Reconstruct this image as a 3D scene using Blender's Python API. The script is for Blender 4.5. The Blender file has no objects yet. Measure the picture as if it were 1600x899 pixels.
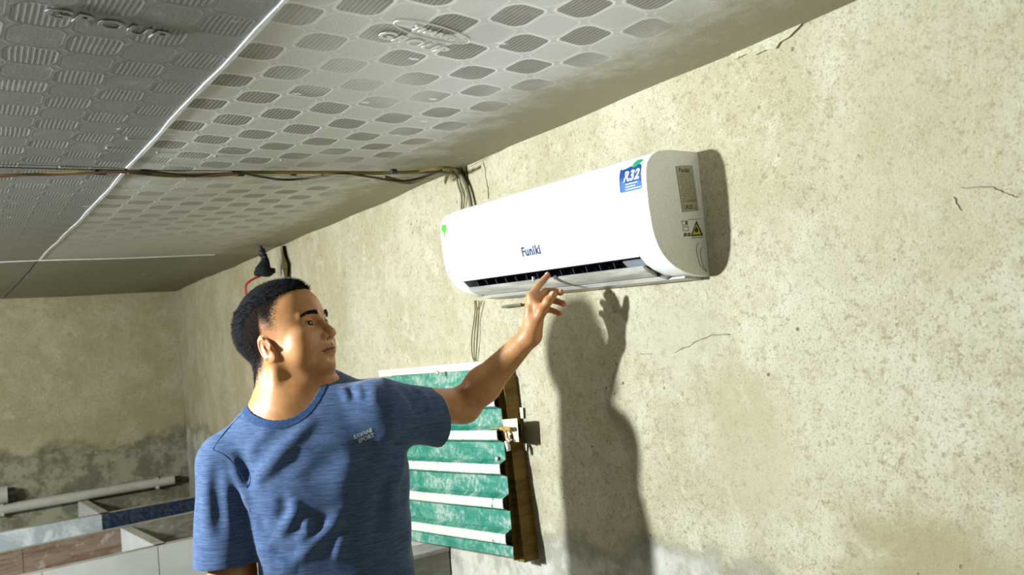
import bpy, bmesh, math, random
import numpy as np
from mathutils import Matrix, Vector
random.seed(3); rng = np.random.default_rng(5)
SC = bpy.context.scene
COL = SC.collection

# ------------------------------------------------------------------ camera
F_PX = 1228.23
Rm = np.array([[0.83356335, -0.04683192, 0.55043521],
               [-0.54570011, 0.0851808, 0.83363998],
               [-0.08592747, -0.99526429, 0.04544741]])   # columns: camera right, down, forward in world space
CAM = np.array([0.0, 0.0, 1.5])
cd = bpy.data.cameras.new('camera'); cam = bpy.data.objects.new('camera', cd); COL.objects.link(cam)
cd.sensor_width = 36.0; cd.lens = 36.0 * F_PX / 1600.0; cd.clip_start = 0.02
M = Matrix.Identity(4)
for r in range(3):
    M[r][0] = Rm[r, 0]; M[r][1] = -Rm[r, 1]; M[r][2] = -Rm[r, 2]; M[r][3] = CAM[r]
cam.matrix_world = M
SC.camera = cam
cd.dof.use_dof = True; cd.dof.focus_distance = 1.85; cd.dof.aperture_fstop = 5.6

# ------------------------------------------------------------------ world and light
w = bpy.data.worlds.new('world'); SC.world = w; w.use_nodes = True
w.node_tree.nodes['Background'].inputs[0].default_value = (1.0, 0.86, 0.52, 1)
w.node_tree.nodes['Background'].inputs[1].default_value = 0.035

def lamp(name, loc, target, power, size, color):
    ld = bpy.data.lights.new(name, 'AREA'); ld.shape = 'DISK'; ld.size = size; ld.energy = power; ld.color = color
    o = bpy.data.objects.new(name, ld); COL.objects.link(o); o.location = loc
    o.rotation_euler = (Vector(target) - Vector(loc)).to_track_quat('-Z', 'Y').to_euler()
    return o
# work lamp standing in the room, left of the frame and a little behind the man
lamp('work_lamp', (-1.4, 2.27, 1.90), (1.25, -0.5, 1.45), 132, 0.13, (0.86, 0.94, 1.0))
# added fill light, unseen, brightening the far end of the room
td_ = bpy.data.lights.new('far_end_fill', 'AREA'); td_.shape = 'RECTANGLE'; td_.size = 1.2; td_.size_y = 0.06; td_.energy = 74; td_.color = (0.95, 0.97, 0.92)
to = bpy.data.objects.new('far_end_fill', td_); COL.objects.link(to); to.location = (-1.9, 3.7, 1.72)
to.rotation_euler = (Vector((0.5, 6.0, 0.9)) - to.location).to_track_quat('-Z', 'Y').to_euler()
# added unseen spot, thrown up to brighten the ceiling boards
sd = bpy.data.lights.new('ceiling_fill', 'SPOT'); sd.energy = 34; sd.spot_size = math.radians(50); sd.spot_blend = 1.0; sd.shadow_soft_size = 0.12; sd.color = (0.88, 0.94, 1.0)
so = bpy.data.objects.new('ceiling_fill', sd); COL.objects.link(so); so.location = (0.15, 0.35, 1.12)
so.rotation_euler = (Vector((0.86, 1.06, 2.0)) - so.location).to_track_quat('-Z', 'Y').to_euler()

SC.view_settings.view_transform = 'Standard'; SC.view_settings.look = 'None'
SC.view_settings.gamma = 1; SC.view_settings.exposure = 0.55
SC.view_settings.use_curve_mapping = False

# ------------------------------------------------------------------ geometry helpers
def nrm(v):
    v = np.asarray(v, float); return v / np.linalg.norm(v)
def ray(u, v): return Rm @ nrm([u - 800, v - 449.5, F_PX])
def P(u, v, d): return CAM + ray(u, v) * d
def onX(u, v, X): r = ray(u, v); return CAM + r * (X / r[0])
def onY(u, v, Y): r = ray(u, v); return CAM + r * (Y / r[1])
def onZ(u, v, Z): r = ray(u, v); return CAM + r * ((Z - CAM[2]) / r[2])
W = 1.25      # right wall plane
D = 6.87      # back wall plane
ZC = 2.0      # ceiling

def link(name, me, mat=None, parent=None):
    o = bpy.data.objects.new(name, me); COL.objects.link(o)
    if mat:
        me.materials.clear(); me.materials.append(mat)
    if parent: o.parent = parent
    return o
def obj(name, bm, mat, parent=None, smooth=None):
    me = bpy.data.meshes.new(name); bmesh.ops.recalc_face_normals(bm, faces=bm.faces[:]); bm.to_mesh(me); bm.free()
    o = link(name, me, mat, parent)
    if smooth is not None:
        me.shade_smooth()
        try: me.set_sharp_from_angle(angle=math.radians(smooth))
        except Exception: pass
    return o
def tag(o, label=None, cat=None, group=None, kind=None):
    if label: o['label'] = label
    if cat: o['category'] = cat
    if group: o['group'] = group
    if kind: o['kind'] = kind
    return o
def thing(name, label, cat, group=None):
    o = bpy.data.objects.new(name, None); COL.objects.link(o); o.empty_display_size = 0.05
    return tag(o, label, cat, group)
def box(bm, lo, hi, bevel=0.0, mat=None):
    lo = Vector(lo); hi = Vector(hi); c = (lo + hi) / 2; s = hi - lo
    m = Matrix.Translation(c) @ Matrix.Diagonal((s.x, s.y, s.z, 1))
    if mat: m = mat @ m
    g = bmesh.ops.create_cube(bm, size=1, matrix=m)
    if bevel:
        es = list({e for v in g['verts'] for e in v.link_edges})
        bmesh.ops.bevel(bm, geom=es, offset=bevel, segments=2, affect='EDGES', profile=0.6)
    return bm
def BX(lo, hi, bevel=0.0, mat=None): return box(bmesh.new(), lo, hi, bevel, mat)
def tube(bm, pts, rad, seg=10, cap=True):
    pts = [Vector(p) for p in pts]; n = len(pts)
    rads = rad if hasattr(rad, '__len__') else [rad] * n
    prev = None; rings = []
    for i, p in enumerate(pts):
        t = (pts[min(i + 1, n - 1)] - pts[max(i - 1, 0)]).normalized()
        if prev is None:
            a = t.orthogonal().normalized()
        else:
            a = (prev - t * prev.dot(t)).normalized()
        prev = a; b = t.cross(a)
        rings.append([bm.verts.new(p + (a * math.cos(2 * math.pi * k / seg) + b * math.sin(2 * math.pi * k / seg)) * rads[i]) for k in range(seg)])
    for i in range(n - 1):
        for k in range(seg):
            bm.faces.new((rings[i][k], rings[i][(k + 1) % seg], rings[i + 1][(k + 1) % seg], rings[i + 1][k]))
    if cap:
        bm.faces.new(rings[0][::-1]); bm.faces.new(rings[-1])
    return bm
def spline(pts, n=8):
    pts = [np.asarray(p, float) for p in pts]; out = []
    q = [2 * pts[0] - pts[1]] + pts + [2 * pts[-1] - pts[-2]]
    for i in range(1, len(q) - 2):
        for k in range(n):
            t = k / n
            out.append(0.5 * ((2 * q[i]) + (-q[i - 1] + q[i + 1]) * t + (2 * q[i - 1] - 5 * q[i] + 4 * q[i + 1] - q[i + 2]) * t * t + (-q[i - 1] + 3 * q[i] - 3 * q[i + 1] + q[i + 2]) * t ** 3))
    out.append(pts[-1]); return out
def prism(bm, poly, axis_fn, t0, t1):
    a = [bm.verts.new(axis_fn(p, t0)) for p in poly]; b = [bm.verts.new(axis_fn(p, t1)) for p in poly]
    n = len(poly)
    for k in range(n): bm.faces.new((a[k], a[(k + 1) % n], b[(k + 1) % n], b[k]))
    bm.faces.new(a[::-1]); bm.faces.new(b)
    return bm

# ------------------------------------------------------------------ material helpers
class S:
    """a socket with arithmetic"""
    nt = None
    def __init__(s, k): s.k = k
    @staticmethod
    def m(op, *a, clamp=False):
        n = S.nt.nodes.new('ShaderNodeMath'); n.operation = op; n.use_clamp = clamp
        for i, x in enumerate(a):
            if isinstance(x, S): S.nt.links.new(x.k, n.inputs[i])
            else: n.inputs[i].default_value = x
        return S(n.outputs[0])
    def __add__(s, o): return S.m('ADD', s, o)
    def __radd__(s, o): return S.m('ADD', s, o)
    def __sub__(s, o): return S.m('SUBTRACT', s, o)
    def __rsub__(s, o): return S.m('SUBTRACT', o, s)
    def __mul__(s, o): return S.m('MULTIPLY', s, o)
    def __rmul__(s, o): return S.m('MULTIPLY', s, o)
    def __truediv__(s, o): return S.m('DIVIDE', s, o)
def ss(x, a, b):
    n = S.nt.nodes.new('ShaderNodeMapRange'); n.interpolation_type = 'SMOOTHSTEP'
    S.nt.links.new(x.k, n.inputs[0]); n.inputs[1].default_value = a; n.inputs[2].default_value = b
    if a > b:
        n.inputs[1].default_value = b; n.inputs[2].default_value = a; n.inputs[3].default_value = 1; n.inputs[4].default_value = 0
    return S(n.outputs[0])
def mat(name, rough=0.8, spec=0.3, metal=0.0):
    m = bpy.data.materials.new(name); m.use_nodes = True; S.nt = m.node_tree
    b = m.node_tree.nodes['Principled BSDF']; b.inputs['Roughness'].default_value = rough
    b.inputs['Specular IOR Level'].default_value = spec; b.inputs['Metallic'].default_value = metal
    return m, b
def coords(kind='Object'):
    n = S.nt.nodes.new('ShaderNodeTexCoord'); return n.outputs[kind]
def sep(v):
    n = S.nt.nodes.new('ShaderNodeSeparateXYZ'); S.nt.links.new(v, n.inputs[0]); return S(n.outputs[0]), S(n.outputs[1]), S(n.outputs[2])
def comb(x, y, z):
    n = S.nt.nodes.new('ShaderNodeCombineXYZ')
    for i, a in enumerate((x, y, z)):
        if isinstance(a, S): S.nt.links.new(a.k, n.inputs[i])
        else: n.inputs[i].default_value = a
    return n.outputs[0]
def mapv(v, scale=(1, 1, 1), loc=(0, 0, 0), rot=(0, 0, 0)):
    n = S.nt.nodes.new('ShaderNodeMapping'); S.nt.links.new(v, n.inputs[0])
    n.inputs['Scale'].default_value = scale; n.inputs['Location'].default_value = loc; n.inputs['Rotation'].default_value = rot
    return n.outputs[0]
def noise(v, scale, detail=4, rough=0.6, dist=0.0):
    n = S.nt.nodes.new('ShaderNodeTexNoise'); S.nt.links.new(v, n.inputs['Vector'])
    n.inputs['Scale'].default_value = scale; n.inputs['Detail'].default_value = detail
    n.inputs['Roughness'].default_value = rough; n.inputs['Distortion'].default_value = dist
    return S(n.outputs[0])
def voro(v, scale, feature='F1'):
    n = S.nt.nodes.new('ShaderNodeTexVoronoi'); S.nt.links.new(v, n.inputs['Vector']); n.inputs['Scale'].default_value = scale
    n.feature = feature
    return S(n.outputs['Distance'])
def mix(f, a, b):
    n = S.nt.nodes.new('ShaderNodeMix'); n.data_type = 'RGBA'
    if isinstance(f, S): S.nt.links.new(f.k, n.inputs[0])
    else: n.inputs[0].default_value = f
    for i, x in ((6, a), (7, b)):
        if isinstance(x, tuple): n.inputs[i].default_value = (*x, 1)
        else: S.nt.links.new(x, n.inputs[i])
    return n.outputs[2]
def setc(b, c): S.nt.links.new(c, b.inputs['Base Color'])
def setr(b, s): S.nt.links.new(s.k, b.inputs['Roughness'])
def bump(b, h, strength=0.5, dist=0.01):
    n = S.nt.nodes.new('ShaderNodeBump'); n.inputs['Strength'].default_value = strength; n.inputs['Distance'].default_value = dist
    S.nt.links.new(h.k, n.inputs['Height']); S.nt.links.new(n.outputs[0], b.inputs['Normal'])
def flat(name, c, rough=0.6, spec=0.4, metal=0.0, var=0.0, scale=30):
    m, b = mat(name, rough, spec, metal)
    n = noise(coords(), scale, 5, 0.65)
    k = max(var, 0.04)
    setc(b, mix(ss(n, 0.3, 0.7), tuple(x * (1 - k) for x in c), tuple(min(1, x * (1 + k)) for x in c)))
    bump(b, n, 0.08, 0.002)
    return m

def geo_pos():
    n = S.nt.nodes.new('ShaderNodeNewGeometry'); return n.outputs['Position']
# --- plaster walls
def plaster(name, lit, band, zband, spots=()):
    m, b = mat(name, 0.92, 0.12)
    p = coords()
    x, y, z = sep(p)
    n1 = noise(p, 2.6, 8, 0.72); n2 = noise(p, 9, 6, 0.7, 0.4); n3 = noise(p, 70, 4, 0.75); n4 = noise(p, 260, 2, 0.6)
    base = tuple(lit)
    dk = (lit[0] * 0.80, lit[1] * 0.78, lit[2] * 0.68)
    lt = (min(1, lit[0] * 1.1), min(1, lit[1] * 1.11), min(1, lit[2] * 1.16))
    c = mix(ss(n1, 0.38, 0.66), dk, base)
    c = mix(ss(n2, 0.5, 0.72) * 0.75, c, lt)
    n5 = noise(mapv(p, loc=(2, 7, 3)), 22, 6, 0.8, 0.5); c = mix(ss(n5, 0.50, 0.34) * 0.5, c, (lit[0] * 0.66, lit[1] * 0.61, lit[2] * 0.46))
    c = mix(ss(n3, 0.48, 0.30) * 0.65, c, (lit[0] * 0.42, lit[1] * 0.36, lit[2] * 0.24))
    c = mix(ss(n4, 0.45, 0.28) * 0.75, c, (lit[0] * 0.40, lit[1] * 0.36, lit[2] * 0.3))
    c = mix(ss(n4, 0.60, 0.72) * 0.45, c, (lit[0] * 1.3, lit[1] * 1.3, lit[2] * 1.4))
    # dark pits
    v = voro(mapv(p, (1, 1, 1), (3, 1, 7)), 22)
    pit = ss(v, 0.10, 0.055) * ss(noise(p, 3.1, 3), 0.48, 0.60)
    c = mix(pit * 0.8, c, (0.06, 0.05, 0.025))
    # rusty flecks
    v2 = voro(mapv(p, (1, 1, 0.8), (0, 5, 2)), 9); fl = ss(v2 + (n3 - 0.5) * 0.35, 0.2, 0.08) * ss(noise(p, 2.3, 2), 0.5, 0.6)
    c = mix(fl * 0.42, c, (lit[0] * 0.60, lit[1] * 0.42, lit[2] * 0.2))
    # damp stains of their own shape: (y, z, ry, rz, colour, strength)
    for (sy, sz, ry, rz, col, st) in spots:
        dy = (y - sy) * (1.0 / ry); dz = (z - sz) * (1.0 / rz)
        d = S.m('SQRT', dy * dy + dz * dz) + (n2 - 0.5) * 1.1
        c = mix(ss(d, 1.15, 0.35) * st, c, col)
    # limewashed, mouldy skirting zone with a ragged upper edge
    e = z + (noise(p, 2.2, 5, 0.65) - 0.5) * 0.42 + (n2 - 0.5) * 0.12
    inb = ss(e, zband + 0.03, zband - 0.03)
    bc = mix(ss(noise(p, 6, 6, 0.75), 0.42, 0.6), band[0], band[1])
    edge = ss(S.m('ABSOLUTE', e - zband), 0.055, 0.0)
    c = mix(inb * 0.8, c, bc); c = mix(edge * 0.35, c, (0.09, 0.085, 0.05))
    setc(b, c)
    bump(b, n3 * 0.35 + n2 * 0.8 + n4 * 0.12 - pit * 0.7 + inb * 0.25, 0.55, 0.008)
    return m
m_wall = plaster('right wall plaster', (0.45, 0.415, 0.305), ((0.29, 0.28, 0.215), (0.50, 0.49, 0.43)), 0.90,
                 [(0.72, 1.02, 0.22, 0.13, (0.27, 0.23, 0.12), 0.8), (1.07, 1.2, 0.16, 0.18, (0.34, 0.30, 0.18), 0.55),
                  (0.52, 1.16, 0.035, 0.10, (0.55, 0.56, 0.45), 0.75), (0.66, 1.75, 0.22, 0.3, (0.37, 0.335, 0.2), 0.35),
                  (1.25, 1.45, 0.16, 0.10, (0.38, 0.35, 0.25), 0.5)])
m_back = plaster('back wall plaster', (0.40, 0.375, 0.265), ((0.10, 0.10, 0.07), (0.28, 0.28, 0.215)), 0.86)
m_floor = plaster('cement floor', (0.33, 0.31, 0.26), ((0.3, 0.3, 0.3), (0.4, 0.4, 0.4)), -1)

# --- printed ceiling boards
LA = np.array([0.0813, 0.0115]); LB = np.array([-0.004, 0.084]); L0 = np.array([0.649, 1.28])
Linv = np.linalg.inv(np.array([LA, LB]).T)
def ceil_mat(name, base, cell, line, fade_lo):
    m, b = mat(name, 0.36, 0.55)
    uv = coords('UV'); u, v, _ = sep(uv); p = coords()
    x, y, z = sep(p)
    u = u + (noise(p, 5, 2) - 0.5) * 0.12; v = v + (noise(mapv(p, loc=(4, 4, 0)), 5, 2) - 0.5) * 0.12
    uu = u + 0.5; vv = v + 0.5
    iu = S.m('FLOOR', uu); iv = S.m('FLOOR', vv)
    par = S.m('PINGPONG', iu + iv, 1.0)           # 0 = hatched cell
    lx = (uu - iu - 0.5) * 2.0; ly = (vv - iv - 0.5) * 2.0
    ax = S.m('ABSOLUTE', lx); ay = S.m('ABSOLUTE', ly)
    # corners on one diagonal strongly rounded, on the other nearly square
    sgn = ss(lx * ly, -0.02, 0.02)
    rr = sgn * 0.42 + 0.28
    qx = S.m('MAXIMUM', ax - (0.9 - rr), 0.0); qy = S.m('MAXIMUM', ay - (0.9 - rr), 0.0)
    d = S.m('SQRT', qx * qx + qy * qy) - rr
    ins = ss(d, 0.0, -0.05) * (1.0 - par)
    ln = ss(S.m('ABSOLUTE', d - 0.07), 0.09, 0.04) * (1.0 - par * 0.45)
    hat = S.m('SINE', u * (2 * math.pi * 10)) * 0.5 + 0.5
    dots = S.m('SINE', v * (2 * math.pi * 16)) * 0.5 + 0.5
    hatch = ss(hat, 0.35, 0.75)
    big = noise(p, 1.7, 5, 0.65); mid = noise(p, 12, 5, 0.7); fine = noise(p, 220, 3, 0.7)
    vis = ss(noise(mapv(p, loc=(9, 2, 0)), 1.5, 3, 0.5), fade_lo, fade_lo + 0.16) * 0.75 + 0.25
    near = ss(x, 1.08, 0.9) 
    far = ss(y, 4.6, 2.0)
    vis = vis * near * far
    dark = tuple(k * 0.5 for k in cell)
    cc = mix(hatch * (1.0 - dots * 0.3), dark, cell)
    c = mix(hatch * vis * 0.35 , base, tuple(k * 0.8 for k in base))
    c = mix(ins * vis * 0.95, c, cc)
    c = mix(ln * vis * 0.8, c, line)
    # dust, damp stains next to the wall and along the joints
    c = mix(ss(mid, 0.52, 0.8) * 0.35, c, (0.50, 0.49, 0.45))
    st = ss(x + (mid - 0.5) * 0.35 + (big - 0.5) * 0.3, 0.93, 1.15)
    c = mix(st * 0.72, c, (0.22, 0.185, 0.085))
    sy = ss(S.m('ABSOLUTE', y - 2.3 + (big - 0.5) * 0.5), 0.12, 0.0) * ss(mid, 0.42, 0.6)
    c = mix(sy * 0.6, c, (0.12, 0.10, 0.05))
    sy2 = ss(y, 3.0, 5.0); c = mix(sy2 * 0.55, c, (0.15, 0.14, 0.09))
    wv = voro(mapv(p, (1, 2.0, 1)), 7); fleck = ss(wv + (fine - 0.5) * 0.2, 0.10, 0.04) * ss(big, 0.45, 0.55)
    c = mix(fleck * 0.9, c, (0.75, 0.76, 0.74))
    c = mix(ss(fine, 0.4, 0.28) * 0.45, c, tuple(k * 0.4 for k in base))
    setc(b, c)
    setr(b, 0.30 + mid * 0.3 + ins * vis * 0.25 + st * 0.3)
    bump(b, ln * vis * 0.5 - ins * hatch * vis * 0.4 + mid * 0.7 + fine * 0.3, 0.35, 0.004)
    return m
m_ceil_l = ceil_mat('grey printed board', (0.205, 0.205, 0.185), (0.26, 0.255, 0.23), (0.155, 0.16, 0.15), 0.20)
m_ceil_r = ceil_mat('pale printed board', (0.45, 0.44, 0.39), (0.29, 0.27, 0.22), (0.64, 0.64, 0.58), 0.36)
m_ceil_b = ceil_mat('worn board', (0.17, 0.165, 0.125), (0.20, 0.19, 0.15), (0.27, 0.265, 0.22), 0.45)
m_strip = flat('joint filler', (0.62, 0.63, 0.62), 0.5, 0.4, var=0.15, scale=40)

# ------------------------------------------------------------------ the setting
def wall_grid(name, fn, nu, nv, m, amp=0.004):
    """wall as a slightly uneven grid with real thickness"""
    bm = bmesh.new(); g = []
    for i in range(nu + 1):
        row = []
        for j in range(nv + 1):
            p, n = fn(i / nu, j / nv)
            h = (math.sin(p[0] * 3.1 + p[1] * 5.3 + p[2] * 2.2) + math.sin(p[1] * 9.7 + p[2] * 7.7 + 1) * 0.5 + math.sin(p[0] * 8 + p[2] * 13 + 2) * 0.4) * amp * 0.4
            row.append(bm.verts.new(Vector(p) + Vector(n) * h))
        g.append(row)
    for i in range(nu):
        for j in range(nv): bm.faces.new((g[i][j], g[i + 1][j], g[i + 1][j + 1], g[i][j + 1]))
    p, n = fn(0, 0)
    r = bmesh.ops.extrude_face_region(bm, geom=bm.faces[:])
    for e in r['geom']:
        if isinstance(e, bmesh.types.BMVert): e.co -= Vector(n) * 0.15
    return tag(obj(name, bm, m, None, 60), kind='structure')
Y0 = -1.6; X0 = -2.6
wr = wall_grid('wall_right', lambda a, b: ((W, Y0 + (D - Y0) * a, 0.0 + (ZC + 0.03) * b), (-1, 0, 0)), 90, 24, m_wall)
wb = wall_grid('wall_back', lambda a, b: ((X0 + (W - X0) * a, D, 0.0 + (ZC + 0.03) * b), (0, -1, 0)), 40, 20, m_back)
fl = tag(obj('floor', BX((X0, Y0, -0.15), (W + 0.15, D + 0.15, 0)), m_floor), kind='structure')

# ceiling: boards as parts, joints between them
ceiling = bpy.data.objects.new('ceiling', None); COL.objects.link(ceiling); tag(ceiling, kind='structure')
AX = nrm([1.0, -0.02]); AY = nrm([-0.0557, 1.0])
def seam_x(y): return 0.441 - 0.0557 * y          # long joint seen in the photo
def far_y(x): return 4.47 - 0.10 * x
def sag(x, y): return 0.003 * math.sin(x * 2.2 + 0.7) * math.sin(y * 1.7) + 0.003 * math.sin(x * 7 + y * 3) + 0.002 * math.sin(y * 11 + x * 5)
def board(x0f, x1f, y0f, y1f, m, name='ceiling_panel'):
    bm = bmesh.new(); n1, n2 = 14, 20; g = []
    uvl = bm.loops.layers.uv.new('UVMap')
    for i in range(n1 + 1):
        row = []
        for j in range(n2 + 1):
            s = i / n1; t = j / n2
            x = 0; y = y0f(0) + (y1f(0) - y0f(0)) * t
            x = x0f(y) + (x1f(y) - x0f(y)) * s
            y = y0f(x) + (y1f(x) - y0f(x)) * t
            row.append(bm.verts.new((x, y, ZC + sag(x, y))))
        g.append(row)
    for i in range(n1):
        for j in range(n2): bm.faces.new((g[i][j], g[i + 1][j], g[i + 1][j + 1], g[i][j + 1]))
    r = bmesh.ops.extrude_face_region(bm, geom=bm.faces[:])
    for e in r['geom']:
        if isinstance(e, bmesh.types.BMVert): e.co.z += 0.012
    for f in bm.faces:
        for l in f.loops:
            q = Linv @ (np.array([l.vert.co.x, l.vert.co.y]) - L0); l[uvl].uv = q
    return obj(name, bm, m, ceiling, 50)
gap = 0.004
xs = [lambda y: seam_x(y) - 2.92, lambda y: seam_x(y) - 1.95, lambda y: seam_x(y) - 0.975, seam_x, lambda y: W + 0.02]
ys = [lambda x: Y0 + 0.0 * x, lambda x: 0.02 * x - 0.1, lambda x: 2.29 + 0.0 * x, far_y, lambda x: D + 0.02]
for i in range(4):
    for j in range(4):
        a, b_ = xs[i], xs[i + 1]; c_, d_ = ys[j], ys[j + 1]
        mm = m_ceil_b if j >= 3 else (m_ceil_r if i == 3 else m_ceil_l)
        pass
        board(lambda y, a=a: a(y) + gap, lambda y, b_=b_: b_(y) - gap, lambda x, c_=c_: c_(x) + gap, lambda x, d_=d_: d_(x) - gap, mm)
def strip(pts, wd, name='joint_strip'):
    bm = bmesh.new()
    for k in range(len(pts) - 1):
        pass
    L_ = []; R_ = []
    for i, p in enumerate(pts):
        t = nrm(np.array(pts[min(i + 1, len(pts) - 1)]) - np.array(pts[max(i - 1, 0)])); n = np.array([-t[1], t[0]])
        ww = wd * (1 + 0.25 * math.sin(i * 2.3))
        for lst, s in ((L_, 1), (R_, -1)):
            q = np.array(p) + n * ww / 2 * s; lst.append([bm.verts.new((q[0], q[1], ZC + sag(*q) - dz)) for dz in (0.0025, -0.008)])
    for i in range(len(pts) - 1):
        bm.faces.new((L_[i][0], L_[i + 1][0], R_[i + 1][0], R_[i][0])); bm.faces.new((L_[i][1], L_[i + 1][1], R_[i + 1][1], R_[i][1]))
        bm.faces.new((L_[i][0], L_[i + 1][0], L_[i + 1][1], L_[i][1])); bm.faces.new((R_[i][0], R_[i + 1][0], R_[i + 1][1], R_[i][1]))
    return obj(name, bm, m_strip, ceiling)
strip([(seam_x(y), y) for y in np.linspace(-0.1, 2.28, 26)], 0.0085)
strip([(seam_x(y), y) for y in np.linspace(2.30, 4.40, 20)], 0.0085)
strip([(x, far_y(x)) for x in np.linspace(-1.6, 1.0, 20)], 0.028)
# screws in the boards
m_screw = flat('screw head', (0.55, 0.55, 0.5), 0.35, 0.6, 0.6)
sc = bmesh.new(); bmesh.ops.create_cone(sc, segments=10, radius1=0.0035, radius2=0.006, depth=0.004, cap_ends=True)
sme = bpy.data.meshes.new('screw'); sc.to_mesh(sme); sc.free(); sme.materials.append(m_screw)
for (u, v) in [(168, 231), (247, 238), (337, 243), (117, 361), (290, 363), (43, 433), (226, 429), (160, 308), (470, 283), (200, 257 - 40), (95, 262), (440, 249)]:
    q = onZ(u, v, ZC); o = bpy.data.objects.new('screw', sme); COL.objects.link(o); o.parent = ceiling
    o.location = (q[0], q[1], ZC + sag(q[0], q[1]) - 0.0015); o.rotation_euler = (math.pi, 0, 0)
# raised maker's mark moulded into the board
m_emb = flat('raised board lettering', (0.50, 0.49, 0.43), 0.45, 0.5)
def text_mesh(s, size, depth, shear=0.0, bold=0.0):
    cu = bpy.data.curves.new('t', 'FONT'); cu.body = s; cu.size = size; cu.extrude = depth; cu.align_x = 'CENTER'; cu.align_y = 'CENTER'
    cu.shear = shear; cu.space_character = 1.0 + bold * 75; cu.offset = bold; cu.resolution_u = 3
    o = bpy.data.objects.new('t', cu); COL.objects.link(o)
    dg = bpy.context.evaluated_depsgraph_get(); me = bpy.data.meshes.new_from_object(o.evaluated_get(dg))
    bpy.data.objects.remove(o); return me
def place_text(name, s, size, o3, ex, ey, m, parent, depth=0.0006, shear=0.0, bold=0.0, conform=None, label=None):
    me = text_mesh(s, size, depth, shear, bold); ex = np.array(ex, float); ey = np.array(ey, float); ez = np.cross(nrm(ex), nrm(ey))
    for vtx in me.vertices:
        q = np.array(o3) + ex * vtx.co.x + ey * vtx.co.y + ez * vtx.co.z
        if conform is not None: q = conform(q)
        vtx.co = q
    o = link(name, me, m, parent)
    if label: o['label'] = label
    return o
c0 = onZ(664, 58, ZC); ex = nrm(onZ(716, 71, ZC) - onZ(612, 42, ZC)); ex[2] = 0; ey = np.cross([0, 0, -1], ex)
place_text('board_lettering', 'THANG', 0.025, np.array([c0[0], c0[1], ZC - 0.001]) + ey * 0.022, ex, ey, m_emb, ceiling, 0.0008, bold=0.0008)
place_text('board_lettering', 'GROUP', 0.042, np.array([c0[0], c0[1], ZC - 0.001]) - ey * 0.030, ex, ey, m_emb, ceiling, 0.0008, bold=0.001)
bm = bmesh.new()
tube(bm, [np.array([c0[0], c0[1], ZC + 0.001]) + ex * 0.082 * math.cos(a) + ey * (0.022 + 0.026 * math.sin(a)) for a in np.linspace(0, 2 * math.pi, 40)], 0.0015, 6)
obj('board_lettering_ring', bm, m_emb, ceiling, 60)
c1 = onZ(170, 38, ZC)
place_text('board_lettering', 'GROUP', 0.05, np.array([c1[0], c1[1], ZC - 0.001]), ex, ey, m_ceil_l, ceiling, 0.0008, bold=0.001)

# plaster details on the right wall
m_crack = flat('crack dirt', (0.20, 0.175, 0.11), 0.95, 0.05)
def crack(pts, r=0.0012):
    bm = bmesh.new(); q = []
    for k in range(len(pts) - 1):
        for t in np.linspace(0, 1, 7)[:-1]:
            u = pts[k][0] + (pts[k + 1][0] - pts[k][0]) * t + random.uniform(-1.2, 1.2); v = pts[k][1] + (pts[k + 1][1] - pts[k][1]) * t + random.uniform(-1.2, 1.2)
            q.append(onX(u, v, W - 0.0006))
    tube(bm, q, [r * random.uniform(0.4, 1.2) for _ in q], 5)
    obj('crack', bm, m_crack, wr)
crack([(755, 240), (757, 268), (761, 290), (764, 314)], 0.001)
crack([(1000, 553), (1024, 554)]); crack([(1055, 551), (1085, 536), (1110, 524), (1145, 522)]); crack([(1502, 294), (1548, 292), (1572, 303), (1590, 309)], 0.001)
crack([(1490, 308), (1504, 334)], 0.0009)
crack([(1060, 128), (1120, 97), (1137, 83), (1200, 55), (1280, 20)], 0.0009)
crack([(705, 275), (800, 226), (900, 184), (1000, 138)], 0.0012)
# ------- ragged patch of loose render under the ceiling
m_patch = plaster('loose render', (0.50, 0.48, 0.36), ((0.3, 0.3, 0.3), (0.4, 0.4, 0.4)), -5)
poly = [(1140, 84), (1175, 66), (1215, 46), (1262, 24), (1248, 42), (1232, 58), (1218, 66), (1212, 76), (1196, 78), (1180, 86), (1166, 84), (1150, 92)]
bm = bmesh.new(); prism(bm, poly, lambda p, t: tuple(onX(p[0], p[1], W - t)), 0.0, 0.006); obj('loose_render', bm, m_patch, wr)

# ------------------------------------------------------------------ tile tanks at the back
m_tile_w = flat('white glazed tile', (0.66, 0.70, 0.72), 0.22, 0.5, var=0.06, scale=6)
m_tile_m, b = mat('bluish marbled tile', 0.25, 0.5); p = coords(); n = noise(p, 3, 6, 0.7, 1.5); setc(b, mix(ss(n, 0.45, 0.6), (0.40, 0.46, 0.50), (0.66, 0.71, 0.74)))
m_tile_n, b = mat('navy tile', 0.3, 0.5); p = coords(); n = noise(p, 6, 6, 0.8, 2.5); setc(b, mix(ss(S.m('ABSOLUTE', n - 0.5), 0.012, 0.004) * 0.6, (0.010, 0.025, 0.065), (0.30, 0.25, 0.2)))
def dirty(name, a, b_, c_):
    m, b = mat(name, 0.6, 0.3); p = coords(); n = noise(mapv(p, (0.5, 0.5, 3)), 7, 7, 0.75, 0.6)
    c = mix(ss(n, 0.35, 0.6), a, b_); c = mix(ss(noise(p, 14, 5, 0.7), 0.56, 0.7) * 0.7, c, c_); setc(b, c); bump(b, n, 0.3, 0.01); return m
m_tile_b = dirty('brown dirty tile', (0.13, 0.075, 0.05), (0.24, 0.18, 0.14), (0.46, 0.43, 0.38))
m_tile_g = dirty('grey dirty tile', (0.16, 0.155, 0.12), (0.30, 0.29, 0.24), (0.55, 0.55, 0.50))
m_moss = dirty('mossy cement', (0.065, 0.07, 0.045), (0.14, 0.14, 0.10), (0.26, 0.26, 0.20))
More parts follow.
